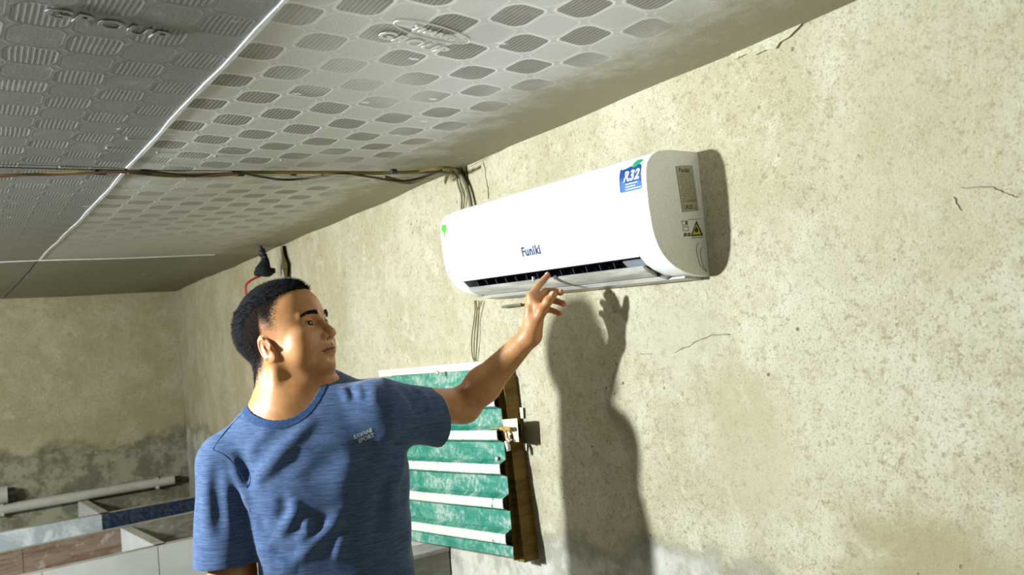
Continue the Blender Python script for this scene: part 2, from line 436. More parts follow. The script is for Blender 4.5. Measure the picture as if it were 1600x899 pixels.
m_core = dirty('cement core', (0.30, 0.29, 0.24), (0.45, 0.44, 0.38), (0.55, 0.54, 0.5))
HT = 0.45
def rim(u, v): q = onZ(u, v, HT); return q[:2]
A_ = rim(122, 782); B_ = rim(159, 804); C_ = rim(190, 825); D_ = rim(246, 854); E_ = rim(314, 839); F_ = rim(308, 777)
G0 = rim(0, 835); G1 = rim(0, 865); G2 = rim(53, 899)
def ext(p, q, x): t = (x - p[0]) / (q[0] - p[0]); return p + (q - p) * t
def slab(name, p, q, th, z0, z1, m, parent, side=1, y_off=0.0):
    """vertical wall standing between two floor points with its thickness behind the seen face"""
    p = np.array(p); q = np.array(q); t = nrm(q - p); n = np.array([-t[1], t[0]]) * side
    bm = bmesh.new(); poly = [p, q, q + n * th, p + n * th]
    vs = [bm.verts.new((a[0], a[1], z)) for z in (z0, z1) for a in poly]
    for k in range(4): bm.faces.new((vs[k], vs[(k + 1) % 4], vs[4 + (k + 1) % 4], vs[4 + k]))
    bm.faces.new(vs[:4][::-1]); bm.faces.new(vs[4:])
    return obj(name, bm, m, parent)
def tiles(p, q, th, z0, z1, mats, parent, side=1, width=0.6, off=0.0):
    """row of facing tiles with recessed joints, on the seen face"""
    p = np.array(p); q = np.array(q); L_ = np.linalg.norm(q - p); t = (q - p) / L_; n = np.array([-t[1], t[0]]) * side
    k = max(1, round(L_ / width)); wd = L_ / k
    for i in range(k):
        a = p + t * (i * wd + 0.002) - n * 0.008; b_ = p + t * ((i + 1) * wd - 0.002) - n * 0.008
        slab('tile', a, b_, 0.0085, z0, z1 - 0.0, mats[i % len(mats)], parent, side)
XL = -1.5
tank = thing('tile_tank_block', 'block of low open tanks faced with white, brown and navy tiles along the back wall', 'tank')
th = 0.05
Wc0 = ext(B_, F_, XL); Wc1 = ext(B_, F_, W - 0.03); Wa0 = ext(C_, rim(308, 800), XL); Wa1 = ext(C_, rim(308, 800), W - 0.03)
Wb0 = ext(D_, E_, XL); Wb1 = ext(D_, E_, W - 0.03)
for (p, q) in ((Wc0, Wc1), (Wa0, Wa1), (Wb0, Wb1)): slab('partition', p, q, th, 0, HT, m_core, tank)
def pt(p, q, x): return ext(p, q, x)
tiles(Wc0, B_, th, 0, HT, [m_tile_m], tank); tiles(B_, Wc1, th, 0, HT, [m_tile_n], tank)
tiles(Wa0, C_, th, 0, HT, [m_tile_b], tank); tiles(C_, Wa1, th, 0, HT, [m_tile_g], tank)
tiles(Wb0, D_, th, 0, HT, [m_tile_w], tank); tiles(D_, Wb1, th, 0, HT, [m_tile_w], tank)
def cross(p, q, m):
    slab('partition', p, q, th, 0, HT, m_core, tank, side=-1 if q[1] > p[1] else 1); tiles(p, q, th, 0, HT, [m], tank, side=-1 if q[1] > p[1] else 1)
A_ = B_ + (A_ - B_) * ((D - 0.012 - B_[1]) / (A_[1] - B_[1])); cross(B_ + np.array([0, 0.0]), A_, m_tile_w); cross(D_ + np.array([0, 0.02]), C_ , m_tile_w)
# tank bottoms (raised, tiled)
def bottom(pts, z, m):
    bm = bmesh.new(); prism(bm, [tuple(p) for p in pts], lambda p, t: (p[0], p[1], t), 0, z); obj('tank_bottom', bm, m, tank)
bottom([Wa0 + [0, .06], C_ + [0, .06], B_ - [0, .01], Wc0 - [0, .01]], 0.17, m_tile_m)
bottom([Wc0 + [0, .06], B_ + [0, .06], A_, (XL, D - 0.01)], 0.30, m_tile_m)
bottom([Wb0 + [0, .06], D_ + [0, .06], C_ - [0, .01], Wa0 - [0, .01]], 0.24, m_tile_w)
bottom([D_ + [.06, .06], Wb1 + [0, .06], Wa1 - [0, .01], C_ + [.06, -.01]], 0.10, m_tile_g)
# pipe along the back wall
m_pvc = flat('aged pvc pipe', (0.42, 0.42, 0.36), 0.45, 0.4, var=0.12, scale=8)
m_black = flat('black plastic', (0.012, 0.012, 0.013), 0.45, 0.4)
pipe = thing('water_pipe', 'long pale plastic pipe running along the back wall above the tanks', 'pipe')
pe = onY(272, 750, D - 0.06); p0 = onY(0, 797, D - 0.06)
pl = p0 + (p0 - pe) * 1.2
bm = bmesh.new(); tube(bm, [pl, pe], 0.036, 18); obj('pipe_run', bm, m_pvc, pipe, 40)
bm = bmesh.new(); e2 = pe + nrm(pe - p0) * 0.05; tube(bm, [pe - nrm(pe - p0) * 0.005, e2], 0.026, 18); obj('pipe_plug', bm, m_black, pipe, 40)
for t in (0.12, 0.55, 0.95):
    q = pl + (pe - pl) * t; obj('pipe_clip', BX((q[0] - .012, q[1] - .03, q[2] - .044), (q[0] + .012, D + 0.0, q[2] + .044)), m_black if False else m_pvc, pipe)
q = onY(4, 774, D - 0.09)
bm = bmesh.new(); tube(bm, [q - np.array([0.7, 0, 0.0]), q + np.array([0.03, 0, 0])], 0.06, 20)
st = thing('pipe_stub', 'short thick pale pipe end sticking out at the left above the long pipe', 'pipe')
obj('pipe_body', bm, m_pvc, st, 40)
bm = bmesh.new(); tube(bm, [q + np.array([0.028, 0, 0]), q + np.array([0.075, 0.0, 0])], 0.045, 20); obj('stub_shade', bm, m_black, st, 40)  # black ring standing in for the dark shadow right of the stub
for s in (-0.5, -0.15): obj('pipe_bracket', BX((q[0] + s - .02, q[1] - .03, q[2] - .065), (q[0] + s + .02, D, q[2] + .065)), m_black, st)

# low partition meeting the right wall below the shutter
pr = onX(703, 859, W); lo_part = thing('pen_partition', 'low cement partition meeting the right wall below the green shutter', 'partition')
obj('partition_wall', BX((0.35, pr[1], 0), (W - 0.003, pr[1] + 0.10, pr[2]), 0.006), m_tile_g, lo_part)
obj('coping', BX((0.35, pr[1] - 0.004, pr[2] - 0.004), (W - 0.003, pr[1] + 0.104, pr[2] + 0.012), 0.004), m_core, lo_part)

# ------------------------------------------------------------------ air conditioner
m_ac, b = mat('white gloss plastic', 0.28, 0.5); n = noise(coords(), 2.5, 3); setc(b, mix(ss(n, .3, .7), (0.86, 0.87, 0.88), (0.90, 0.91, 0.91)))
m_end, b = mat('white matt plastic end shade tinted', 0.5, 0.3); n = noise(coords(), 420, 2); setc(b, mix(ss(n, .35, .65), (0.70, 0.68, 0.60), (0.84, 0.82, 0.74)))  # same plastic as the casing; end shade put into a warmer, darker tone
m_dark = flat('dark outlet plastic', (0.010, 0.012, 0.016), 0.5, 0.4)
m_vane = flat('vane plastic', (0.045, 0.05, 0.065), 0.45, 0.4)
m_grey = flat('grey outlet plastic', (0.20, 0.22, 0.25), 0.45, 0.4)
m_lou, b = mat('grey louver plastic', 0.35, 0.5); p = coords(); n = noise(mapv(p, (8, 1, 8)), 9, 5, 0.7); setc(b, mix(ss(n, .4, .65), (0.36, 0.35, 0.29), (0.56, 0.55, 0.49)))  # louver and rail plastic, greyer than the casing and mottled
m_mark = flat('grey mark print', (0.30, 0.31, 0.31), 0.6, 0.2)  # plain grey for the small registered mark
YA, YB = 1.143, 2.005
prof = [(1.249, 1.825), (1.167, 1.826), (1.135, 1.822), (1.115, 1.812), (1.102, 1.798), (1.096, 1.780), (1.094, 1.750), (1.0945, 1.710), (1.099, 1.665),
        (1.103, 1.648), (1.110, 1.630), (1.1205, 1.6125), (1.1345, 1.598), (1.152, 1.586), (1.176, 1.575), (1.205, 1.567), (1.249, 1.562)]
def tiltz(y): return (y - YA) * 0.022
def acv(p, y): return (p[0], y, p[1] + tiltz(y))
ac = thing('air_conditioner', 'white wall-mounted split air conditioner the man is touching', 'air conditioner')
def acpr(poly, y0, y1): return prism(bmesh.new(), poly, acv, y0, y1)
# front panel (proud) and casing
pan = prof[3:10]
fr = [(x - 0.000, z) for x, z in pan] + [(pan[-1][0] + 0.012, pan[-1][1] - 0.002), (1.13, 1.76), (1.13, 1.80)]
obj('front_panel', acpr(fr, YA + 0.006, YB - 0.006), m_ac, ac, 35)
cas = prof[:3] + [(1.119, 1.811), (1.107, 1.797), (1.101, 1.779), (1.099, 1.750), (1.0995, 1.710), (1.104, 1.665), (1.1085, 1.647)] + prof[10:]
# end sections
cas_e = prof[:10] + prof[10:]
YS0, YS1 = 1.207, 1.945          # outlet slot
o = obj('casing', acpr(cas, YA + 0.004, YS0), m_ac, ac, 35)
o = obj('casing', acpr(cas, YS1, YB - 0.004), m_ac, ac, 35)
mid = cas[:10] + [(1.110, 1.630), (1.1178, 1.6135), (1.150, 1.6225), (1.197, 1.596), (1.182, 1.577), (1.184, 1.5715), (1.205, 1.566), (1.249, 1.562)]
obj('casing', acpr(mid, YS0, YS1), m_ac, ac, 35)
# dark inner lining of the outlet
lin = [(1.1225, 1.6135), (1.150, 1.6235), (1.193, 1.600), (1.1795, 1.583), (1.1905, 1.600), (1.150, 1.621)]
bm = bmesh.new()
for (a, c) in (((1.1190, 1.6126), (1.150, 1.6214)), ((1.150, 1.6214), (1.195, 1.5960)), ((1.195, 1.596), (1.1825, 1.5790))):
    t = nrm([c[0] - a[0], c[1] - a[1]]); n = np.array([t[1], -t[0]]) * 0.0012
    prism(bm, [a, c, (c[0] + n[0], c[1] + n[1]), (a[0] + n[0], a[1] + n[1])], acv, YS0 + 0.001, YS1 - 0.001)
obj('outlet_lining', bm, m_dark, ac)
ybr = 1.30
obj('outlet_side_cover', acpr([(1.1245, 1.608), (1.150, 1.6165), (1.180, 1.598), (1.165, 1.586), (1.140, 1.594)], YS0 + 0.001, 1.268), m_grey, ac)
for k in range(13):
    y = 1.30 + k * 0.0485
    bm = bmesh.new(); base = [(1.128, 1.6085), (1.150, 1.6155), (1.190, 1.596), (1.172, 1.582), (1.140, 1.592)]
    prism(bm, base, lambda p, t: (p[0], y + t + (p[0] - 1.127) * 0.55, p[1] + tiltz(y)), 0, 0.0022); obj('outlet_vane', bm, m_vane, ac)
for (u, v) in ((846 - 11, 435), (869, 433)):
    q = onX(u, v, 1.132); obj('vane_clip', BX((1.126, q[1] - .002, q[2] - .006), (1.132, q[1] + .002, q[2] + .004)), m_ac, ac)
# louver: long flap below the slot
lou = [(1.130, 1.5920), (1.135, 1.5950), (1.158, 1.583), (1.170, 1.5745), (1.1675, 1.5705), (1.152, 1.5765), (1.139, 1.584)]
obj('louver', acpr(lou, YS0 + 0.006, YS1 - 0.006), m_lou, ac, 40)
for yy in (YS0 + 0.012, 1.575, YS1 - 0.02):
    obj('louver_arm', acpr([(1.158, 1.586), (1.184, 1.588), (1.184, 1.582), (1.168, 1.576)], yy, yy + 0.006), m_ac, ac)
obj('louver_gap_shade', acpr([(1.1695, 1.5715), (1.1745, 1.5690), (1.1800, 1.5740), (1.172, 1.5770)], YS0 + 0.004, YS1 - 0.006), m_dark, ac)  # solid dark strip filling the gap, its shade put into the colour
# pale lower strip below the dark gap filler, and the underside rail
obj('lower_strip', acpr([(1.1755, 1.5735), (1.1735, 1.5692), (1.197, 1.5618), (1.202, 1.5670)], YS0 + 0.005, YS1 - 0.02), m_ac, ac)
obj('underside_rail', acpr([(1.198, 1.5670), (1.198, 1.5622), (1.2485, 1.5572), (1.2485, 1.565)], YA + 0.02, YB - 0.03), m_lou, ac)
# end caps
for (y0, y1) in ((YA - 0.002, YA + 0.004), (YB - 0.004, YB + 0.002)):
    bm = acpr(prof, y0, y1); obj('end_cap', bm, m_end, ac, 35)
# labels
m_blue = flat('label blue', (0.004, 0.045, 0.21), 0.3, 0.5); m_lblue = flat('label light blue', (0.03, 0.12, 0.36), 0.3, 0.5)
m_white = flat('label white', (0.85, 0.88, 0.9), 0.4, 0.4); m_green = flat('label green', (0.02, 0.30, 0.14), 0.35, 0.4); m_lime = flat('label lime', (0.06, 0.45, 0.05), 0.35, 0.4)
m_navy = flat('logo navy', (0.02, 0.045, 0.11), 0.4, 0.4); m_ink = flat('printing ink', (0.05, 0.045, 0.03), 0.6, 0.2); m_plate = flat('rating plate', (0.40, 0.37, 0.24), 0.4, 0.4)
m_yel = flat('warning yellow', (0.62, 0.52, 0.03), 0.4, 0.4)
pz = [p[1] for p in prof[2:12]][::-1]; px_ = [p[0] for p in prof[2:12]][::-1]
def front_x(z, y, off): return float(np.interp(z - tiltz(y), pz, px_)) - off
def decal(name, pts, off, m, parent, sub=6, label=None):
    """thin sticker on the curved front: pts are (y, z) outline corners"""
    bm = bmesh.new(); top = []; dense = []
    for k in range(len(pts)):
        a = np.array(pts[k]); c = np.array(pts[(k + 1) % len(pts)])
        for t in range(sub): dense.append(a + (c - a) * t / sub)
    cen = np.mean(dense, 0)
    rings = []
    for s in (1.0, 0.66, 0.33):
        rings.append([bm.verts.new((front_x(q[1], q[0], off), q[0], q[1])) for q in [cen + (d_ - cen) * s for d_ in dense]])
    cv = bm.verts.new((front_x(cen[1], cen[0], off), cen[0], cen[1])); n = len(dense)
    for r in range(2):
        for k in range(n): bm.faces.new((rings[r][k], rings[r][(k + 1) % n], rings[r + 1][(k + 1) % n], rings[r + 1][k]))
    for k in range(n): bm.faces.new((rings[2][k], rings[2][(k + 1) % n], cv))
    r = bmesh.ops.extrude_face_region(bm, geom=bm.faces[:])
    for e in r['geom']:
        if isinstance(e, bmesh.types.BMVert): e.co.x += 0.0004
    o = obj(name, bm, m, parent)
    if label: o['label'] = label
    return o
def fpt(u, v):
    X = 1.094
    for _ in range(6):
        q = onX(u, v, X); X = front_x(q[2], q[1], 0)
    return np.array([q[1], q[2]])
R1 = [fpt(*p) for p in [(969, 268), (971, 264), (1001, 256), (1003, 258), (1003, 293), (1001, 295), (971, 302), (969, 300)]]
obj_b = decal('refrigerant_label', R1, 0.0005, m_blue, ac, label='blue refrigerant sticker with white R32 lettering')
decal('label_light_area', [fpt(*p) for p in [(969.6, 282), (977, 287), (990, 284), (999, 281), (1003, 286), (1002.6, 294), (971, 301.5)]], 0.0008, m_lblue, obj_b)
decal('label_leaf', [fpt(*p) for p in [(988, 261), (990, 256), (995, 251), (1002, 248.5), (1006, 250), (1003, 253), (998, 257), (992, 261.5)]], 0.0010, m_green, obj_b)
def fconf(off): return lambda q: np.array([front_x(q[2], q[1], off + (0.0 if True else 0)), q[1], q[2]])
def ftext(s, size, u, v, m, parent, off=0.0011, slope=None, bold=0.0, shear=0.0, name='lettering', label=None):
    q = fpt(u, v); ey_ = np.array([0, 0, 1.0]); ex_ = np.array([0, -1.0, -0.022])
    return place_text(name, s, size, (1.09, q[0], q[1]), ex_, ey_, m, parent, 0.0, shear, bold, fconf(off), label)
ftext('R32', 0.029, 986, 275, m_white, obj_b, 0.0013, bold=0.0008, shear=0.25, label='white R32 lettering')
for k, (ln, dx) in enumerate(((18, 0), (15, -1), (24, 2))):
    a = (978, 288 + k * 4.2); sl = -0.24
    decal('label_text_line', [fpt(a[0], a[1]), fpt(a[0] + ln, a[1] + sl * ln), fpt(a[0] + ln, a[1] + sl * ln + 1.3), fpt(a[0], a[1] + 1.3)], 0.0012, m_white, obj_b, 3)
ftext('Funiki', 0.031, 829.5, 392.5, m_navy, ac, 0.0009, bold=0.0012, name='logo', label='dark blue maker lettering')
ftext('®', 0.008, 845, 383, m_mark, ac, 0.0009, name='logo_mark')
g = decal('energy_label', [fpt(*p) for p in [(690.5, 352), (697.5, 351), (697.5, 361), (695.5, 364), (696, 371), (694, 370), (693.5, 364), (690, 360)]], 0.0006, m_lime, ac, 2, 'green energy rating sticker')
# right end: rating plate, icons, moulded knock-outs (on plane y = YA-0.002)
YE = YA - 0.0024
def eprism(name, uvs, m, parent, t=0.0005, y=YE):
    bm = bmesh.new(); pts = [onY(u, v, y) for u, v in uvs]
    prism(bm, [(p[0], p[2]) for p in pts], lambda p, tt: (p[0], y - tt, p[1]), 0, t); return obj(name, bm, m, parent)
def eline(name, uvs, m, parent, r=0.0006, y=YE):
    bm = bmesh.new(); tube(bm, [onY(u, v, y) for u, v in uvs], r, 5); return obj(name, bm, m, parent)
plt = eprism('rating_plate', [(1056, 260.5), (1081.5, 259), (1091.5, 329), (1066.5, 331.5)], m_plate, ac)
plt['label'] = 'grey-brown rating plate with dark print'
eline('plate_border', [(1056, 260.5), (1081.5, 259), (1091.5, 329), (1066.5, 331.5), (1056, 260.5)], m_ink, plt, 0.0006)
def etext(s, size, u, v, m, parent, y=YE - 0.0006, bold=0, shear=0.0, name='lettering'):
    q = onY(u, v, y); return place_text(name, s, size, q, (1, 0, -0.0), (0, 0, 1), m, parent, 0.0, shear, bold)
etext('Funiki', 0.0125, 1069, 266.5, m_ink, plt, bold=0.0004)
etext('R32', 0.0115, 1077.5, 324, m_ink, plt, bold=0.0003, shear=0.2)
eline('plate_icon', [(1070, 321), (1072, 321), (1073, 325), (1071, 327), (1069, 325), (1070, 321)], m_ink, plt, 0.0005, YE - .0005)
eline('plate_icon', [(1085, 327), (1087, 321), (1089, 327), (1085, 327)], m_ink, plt, 0.0005, YE - .0005)
for k in range(15):
    v = 273 + k * 3.0; sh = (v - 260) * 0.145; a = 1058.5 + sh; ln = random.uniform(12, 21)
    x = a + random.uniform(0, 2)
    while x < a + 20:
        l2 = random.uniform(2, 6); eline('plate_text_line', [(x, v), (min(x + l2, a + 21), v - 0.3)], m_ink, plt, 0.00042, YE - 0.0005); x += l2 + random.uniform(0.8, 2.5)
eline('plate_text_line', [(1066, 315), (1088, 313.5)], m_ink, plt, 0.0005, YE - .0005)
# flammable triangle
tri = eprism('warning_triangle', [(1088, 345), (1098.5, 368), (1079.5, 369.5)], m_ink, ac); tri['label'] = 'yellow flame warning triangle with black border'
eprism('triangle_face', [(1088, 350), (1095.3, 366), (1082, 367)], m_yel, tri, 0.0004, YE - 0.0005)
eprism('flame_mark', [(1086, 363), (1085, 359), (1087, 357), (1087.5, 353.5), (1090, 357), (1091, 360), (1090, 363)], m_ink, tri, 0.0004, YE - 0.0009)
eline('triangle_caption', [(1081, 372), (1099, 370.5)], m_ink, tri, 0.0005); eline('triangle_caption', [(1075, 343.5), (1095, 342)], m_ink, tri, 0.0004)
for k, (u, v) in enumerate(((1069.5, 348), (1071, 357), (1073.5, 366.5))):
    nm = 'manual_icon'
    w2 = 4.2; h2 = 3.4
    if k < 2:
        eline(nm, [(u - w2, v - h2 + 1), (u, v - h2 + 1.6), (u + w2, v - h2), (u + w2 + .6, v + h2), (u + .5, v + h2 + .6), (u - w2 + .6, v + h2), (u - w2, v - h2 + 1)], m_ink, ac, 0.0005)
        if k == 0: eprism(nm, [(u + 1.5, v - 1.5), (u + 3.4, v - 1.8), (u + 3.8, v + 2.2), (u + 1.6, v + 2.6)], m_ink, ac)
    else:
        eprism(nm, [(u - 5, v + 1), (u - 3.6, v - 2.5), (u, v - 1), (u + 4.5, v - 2.5), (u + 5.5, v - 1), (u + 4.4, v + 3.2), (u, v + 2), (u - 4.6, v + 3.6)], m_ink, ac)
        eline(nm, [(u - 2.5, v + 1), (u, v), (u + 3, v + .6)], m_end, ac, 0.0006, YE - .0008)
eline('knock_out', [(1092, 380), (1088, 384), (1089, 398), (1094, 415), (1101, 423), (1105, 424.5)], m_ink, ac, 0.0005)
eline('knock_out', [(1098, 386), (1094.5, 390), (1095, 402), (1099, 417), (1104, 423)], m_ink, ac, 0.0005)

# ------------------------------------------------------------------ cables
m_yc = flat('ochre cable', (0.16, 0.11, 0.02), 0.5, 0.3, var=0.3, scale=12); m_rc = flat('brown red cable', (0.05, 0.022, 0.012), 0.5, 0.3)
m_gc = flat('dusty grey cable', (0.12, 0.115, 0.075), 0.6, 0.3, var=0.3, scale=20)
def cab(name, uvz, r, m, parent, jit=0, n=6):
    pts = [onZ(u, v, z) for u, v, z in uvz]
    bm = bmesh.new(); tube(bm, spline(pts, n), r, 7); return obj(name, bm, m, parent, 60)
bundle = thing('cable_bundle', 'bundle of taped ochre and brown cables slung under the ceiling towards the air conditioner', 'cable')
zz = 1.972
ln0 = onZ(0, 275, zz); 
def bz(t): return zz
cab('ochre_cable', [(-150, 281, zz), (-60, 278, zz), (0, 276, zz), (60, 272, zz), (150, 268.5, zz), (230, 270, zz), (300, 273.5, zz), (370, 271, zz), (450, 270, zz), (540, 270, zz), (640, 269, zz), (690, 262, zz + .005), (712, 264, zz + .005)], 0.0042, m_yc, bundle)
cab('brown_cable', [(-150, 283, zz - .004), (0, 274, zz - .004), (80, 273, zz - .004), (150, 270, zz - .004), (230, 268, zz - .004), (300, 275, zz - .004), (372, 271, zz - .004), (400, 275, zz - .004), (440, 281, zz - .004), (480, 279, zz - .004), (530, 271, zz - .004), (580, 277, zz - .004), (620, 283, zz - .004), (655, 279, zz), (690, 266, zz + .004)], 0.0032, m_rc, bundle)
cab('grey_cable', [(372, 270, zz + .003), (450, 271, zz + .003), (528, 269, zz + .003), (575, 272, zz + .003), (615, 271, zz + .003), (650, 270, zz + .003), (690, 269, zz + .003), (712, 272, zz + .003)], 0.0032, m_gc, bundle)
cab('thin_wire', [(-150, 258, zz + .006), (0, 261.5, zz + .006), (160, 265.5, zz + .006), (400, 267.5, zz + .006), (560, 268, zz + .006), (700, 270, zz + .006)], 0.0012, m_black, bundle)
cab('ochre_cable', [(200, 270, zz - .003), (270, 275.5, zz - .003), (340, 275, zz - .003), (372, 272, zz - .003)], 0.0040, m_yc, bundle)
for (u, v, l) in ((157, 269, 9), (228, 269, 9), (372, 271.5, 9), (458, 271, 4), (615, 268, 4)):
    a = onZ(u - l, v - .3, zz); c_ = onZ(u + l, v + .3, zz); bm = bmesh.new(); tube(bm, [a, (a + c_) / 2, c_], [0.0072, 0.0078, 0.0072], 10); obj('black_tape', bm, m_black, bundle, 50)
# refrigerant hose and wires going down the wall behind the unit
drop = thing('wall_hose_group', 'grey insulated hose and two thin wires bending down the wall behind the air conditioner', 'hose')
def wtube(name, uvx, r, m, parent, n=8):
    pts = [onX(u, v, W - x) for u, v, x in uvx]; bm = bmesh.new(); tube(bm, spline(pts, n), r, 8); return obj(name, bm, m, parent, 60)
wtube('insulated_hose', [(600, 277, .22), (640, 285, .13), (672, 272, .07), (700, 263, .03), (716, 268, .018), (727, 287, .014), (733, 306, .014), (737, 330, .016), (738, 345, .018)], 0.0068, m_gc, drop)
wtube('thin_wire', [(690, 264, .03), (710, 270, .012), (716, 290, .008), (721, 306, .008), (721, 322, .008), (719, 345, .008)], 0.003, m_gc, drop)
wtube('thin_wire', [(700, 264, .03), (714, 274, .012), (722, 291, .008), (726, 305, .008), (724, 325, .008), (725, 345, .008)], 0.0022, m_yc, drop)
m_dark_olive = flat('dark olive putty and gouge shade', (0.07, 0.055, 0.02), 0.9, 0.1, var=0.3)  # dark olive for putty, latch parts and the painted gouge shade
obj('hose_putty', prism(bmesh.new(), [(718, 258), (727, 256), (729, 275), (731, 290), (726, 288), (721, 270)], lambda p, t: tuple(onX(p[0], p[1], W - t)), 0, 0.006), m_dark_olive, drop)
dn = thing('drain_wires', 'three thin wires hanging from under the air conditioner to the shutter top', 'wire')
wtube('thin_wire', [(742, 470, .02), (742, 490, .006), (737, 530, .008), (738, 555, .006), (741, 566, .006)], 0.0018, m_yc, dn)
wtube('thin_wire', [(744, 470, .02), (745, 490, .006), (741, 530, .008), (741, 566, .006)], 0.0018, m_gc, dn)
wtube('thin_wire', [(748, 470, .02), (748, 500, .006), (746, 530, .008), (743, 566, .006)], 0.0016, m_yc, dn)
obj('drain_tail', tube(bmesh.new(), [onX(785, 480, W - .012), onX(815, 476, W - .012)], 0.004, 8), m_gc, dn)

# hanging lamp holder behind the man's head
q0 = onZ(408, 385, ZC); hd = np.linalg.norm(q0 - CAM)
m_rag = flat('black rag', (0.014, 0.017, 0.02), 0.8, 0.2, var=0.4, scale=60); m_red = flat('red cord', (0.42, 0.03, 0.02), 0.5, 0.3)
hang = thing('hanging_bundle', 'black taped lamp holder bundle hanging from the ceiling above the man\'s head', 'lamp holder')
def hp(u, v): return onY(u, v, q0[1])
bm = bmesh.new()
def blob(bm, c, r, sc_=(1, 1, 1), seed=0, amp=.15):
    g = bmesh.ops.create_icosphere(bm, subdivisions=3, radius=1)
    for v in g['verts']:
        n = v.co.copy(); k = 1 + amp * (math.sin(n.x * 5 + seed) * math.cos(n.y * 4 + seed * 2) + 0.6 * math.sin(n.z * 9 + seed))
        v.co = Vector(c) + Vector((n.x * r * sc_[0] * k, n.y * r * sc_[1] * k, n.z * r * sc_[2] * k))
pp = 1.0 / F_PX * hd
blob(bm, hp(410, 395), 5.5 * pp, (1, 1, 1.25), 1); blob(bm, hp(413, 402), 5 * pp, (1, 1, 1.1), 2)
obj('socket', bm, m_black, hang, 80)
bm = bmesh.new(); tube(bm, spline([hp(411, 400), hp(414, 406), hp(413, 415), hp(411, 424), hp(410, 431)], 4), [k * pp for k in np.interp(np.linspace(0, 1, 17), [0, .3, .7, 1], [4, 6, 12, 11])], 12)
blob(bm, hp(420, 424), 8 * pp, (1.1, .8, .8), 4, .2); blob(bm, hp(404, 427), 7 * pp, (.9, .9, .8), 5, .2)
obj('wrapped_rag', bm, m_rag, hang, 80)
obj('tape_loop', prism(bmesh.new(), [(424, 418), (431, 422), (427, 428), (420, 426)], lambda p, t: tuple(onY(p[0], p[1], q0[1] + t)), -.01, .01), m_rag, hang)
bm = bmesh.new(); tube(bm, spline([q0 + np.array([0, 0, .02]), hp(407, 388), hp(410, 395)], 4), 3 * pp, 8); obj('cord', bm, m_black, hang, 80)
bm = bmesh.new(); tube(bm, spline([hp(410, 430), hp(400, 434), hp(390, 440), hp(384, 448), hp(386, 470)], 5), 1.7 * pp, 8); obj('red_wire', bm, m_red, hang, 80)
# olive strip at the wall head standing in for the shade of a gouge
sl = thing('gouge_shade', 'short olive strip standing for the shade of a wall gouge beside the black hanging bundle', 'shade strip')
obj('gouge_shade_body', prism(bmesh.new(), [(441, 384), (444, 400), (449, 412), (449, 434), (444, 434), (441, 412)], lambda p, t: tuple(onX(p[0], p[1], W - t)), 0, 0.02), m_dark_olive, sl)
obj('gouge_lip', prism(bmesh.new(), [(438, 421), (444, 421), (444, 434), (438, 434)], lambda p, t: tuple(onX(p[0], p[1], W - t)), 0, 0.012), m_core, sl)

# ------------------------------------------------------------------ green shutter
m_sheet, b = mat('green painted sheet', 0.45, 0.4)
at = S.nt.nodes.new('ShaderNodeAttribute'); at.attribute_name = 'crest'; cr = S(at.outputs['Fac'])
p = coords(); n = noise(mapv(p, (1, 1, 2.5)), 8, 7, 0.75, .5); n2 = noise(p, 60, 4, 0.7)
gcol = mix(ss(n, .30, .55), (0.008, 0.13, 0.085), (0.03, 0.20, 0.135))
gcol = mix(ss(n + (n2 - .5) * .7, .44, .74) * 0.9, gcol, (0.34, 0.38, 0.32))
gcol = mix(ss(cr + (n2 - .5) * .5, .35, .6) * ss(n2 + n, .7, .85), gcol, (0.50, 0.50, 0.43))  # pale rib crests: dust and bright highlight both put into the colour
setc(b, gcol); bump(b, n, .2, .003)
m_rust = dirty('rusty frame', (0.10, 0.055, 0.006), (0.21, 0.13, 0.02), (0.24, 0.16, 0.05))
m_cream = flat('cream painted steel', (0.60, 0.57, 0.42), 0.6, 0.3, var=0.2, scale=60)
m_brass = flat('brass rod', (0.5, 0.33, 0.12), 0.35, 0.5, 0.4)
sh = thing('green_shutter', 'green corrugated metal shutter in a rusty frame on the right wall behind the raised arm', 'shutter')
XS = 1.17
TL = onX(596, 590, XS + .03); TR = onX(779, 575, XS + .03); BL = onX(598, 836, XS); BR = onX(801, 872, XS - .02)
prf = []; nrib = 6
# profile along height: (t, depth towards room, crest flag)
pitch = 1.0 / 5.55
tt = 0.0
k = 0
seq = []
TOFF = 0.045
while tt < 1.0:
    seq += [(tt, 0.0, 0), (tt + pitch * .50, 0.0, 0), (tt + pitch * .60, 0.020, .3), (tt + pitch * .64, 0.022, 1), (tt + pitch * .84, 0.022, 1), (tt + pitch * .90, 0.020, .3), (tt + pitch * 1.0 - .001, 0.0, 0)]
    tt += pitch
seq = [(0.0, 0.0, 0)] + [(a + TOFF, b_, c_) for a, b_, c_ in seq if a + TOFF < 1.0] + [(1.0, 0.0, 0)]
bm = bmesh.new(); cols = []; NX = 12; vals = []
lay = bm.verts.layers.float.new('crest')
grid = []
for (t, dd, cf) in seq:
    row = []
    for i in range(NX + 1):
        s = i / NX; t_ = t
        q = (TL * (1 - s) + TR * s) * (1 - t_) + (BL * (1 - s) + BR * s) * t_
        q = q + np.array([-dd + 0.003 * math.sin(s * 5 + t * 3), 0, 0])
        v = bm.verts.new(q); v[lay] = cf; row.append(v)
    grid.append(row)
for a in range(len(grid) - 1):
    for i in range(NX): bm.faces.new((grid[a][i], grid[a][i + 1], grid[a + 1][i + 1], grid[a + 1][i]))
r = bmesh.ops.extrude_face_region(bm, geom=bm.faces[:])
for e in r['geom']:
    if isinstance(e, bmesh.types.BMVert): e.co.x += 0.002
obj('corrugated_sheet', bm, m_sheet, sh)
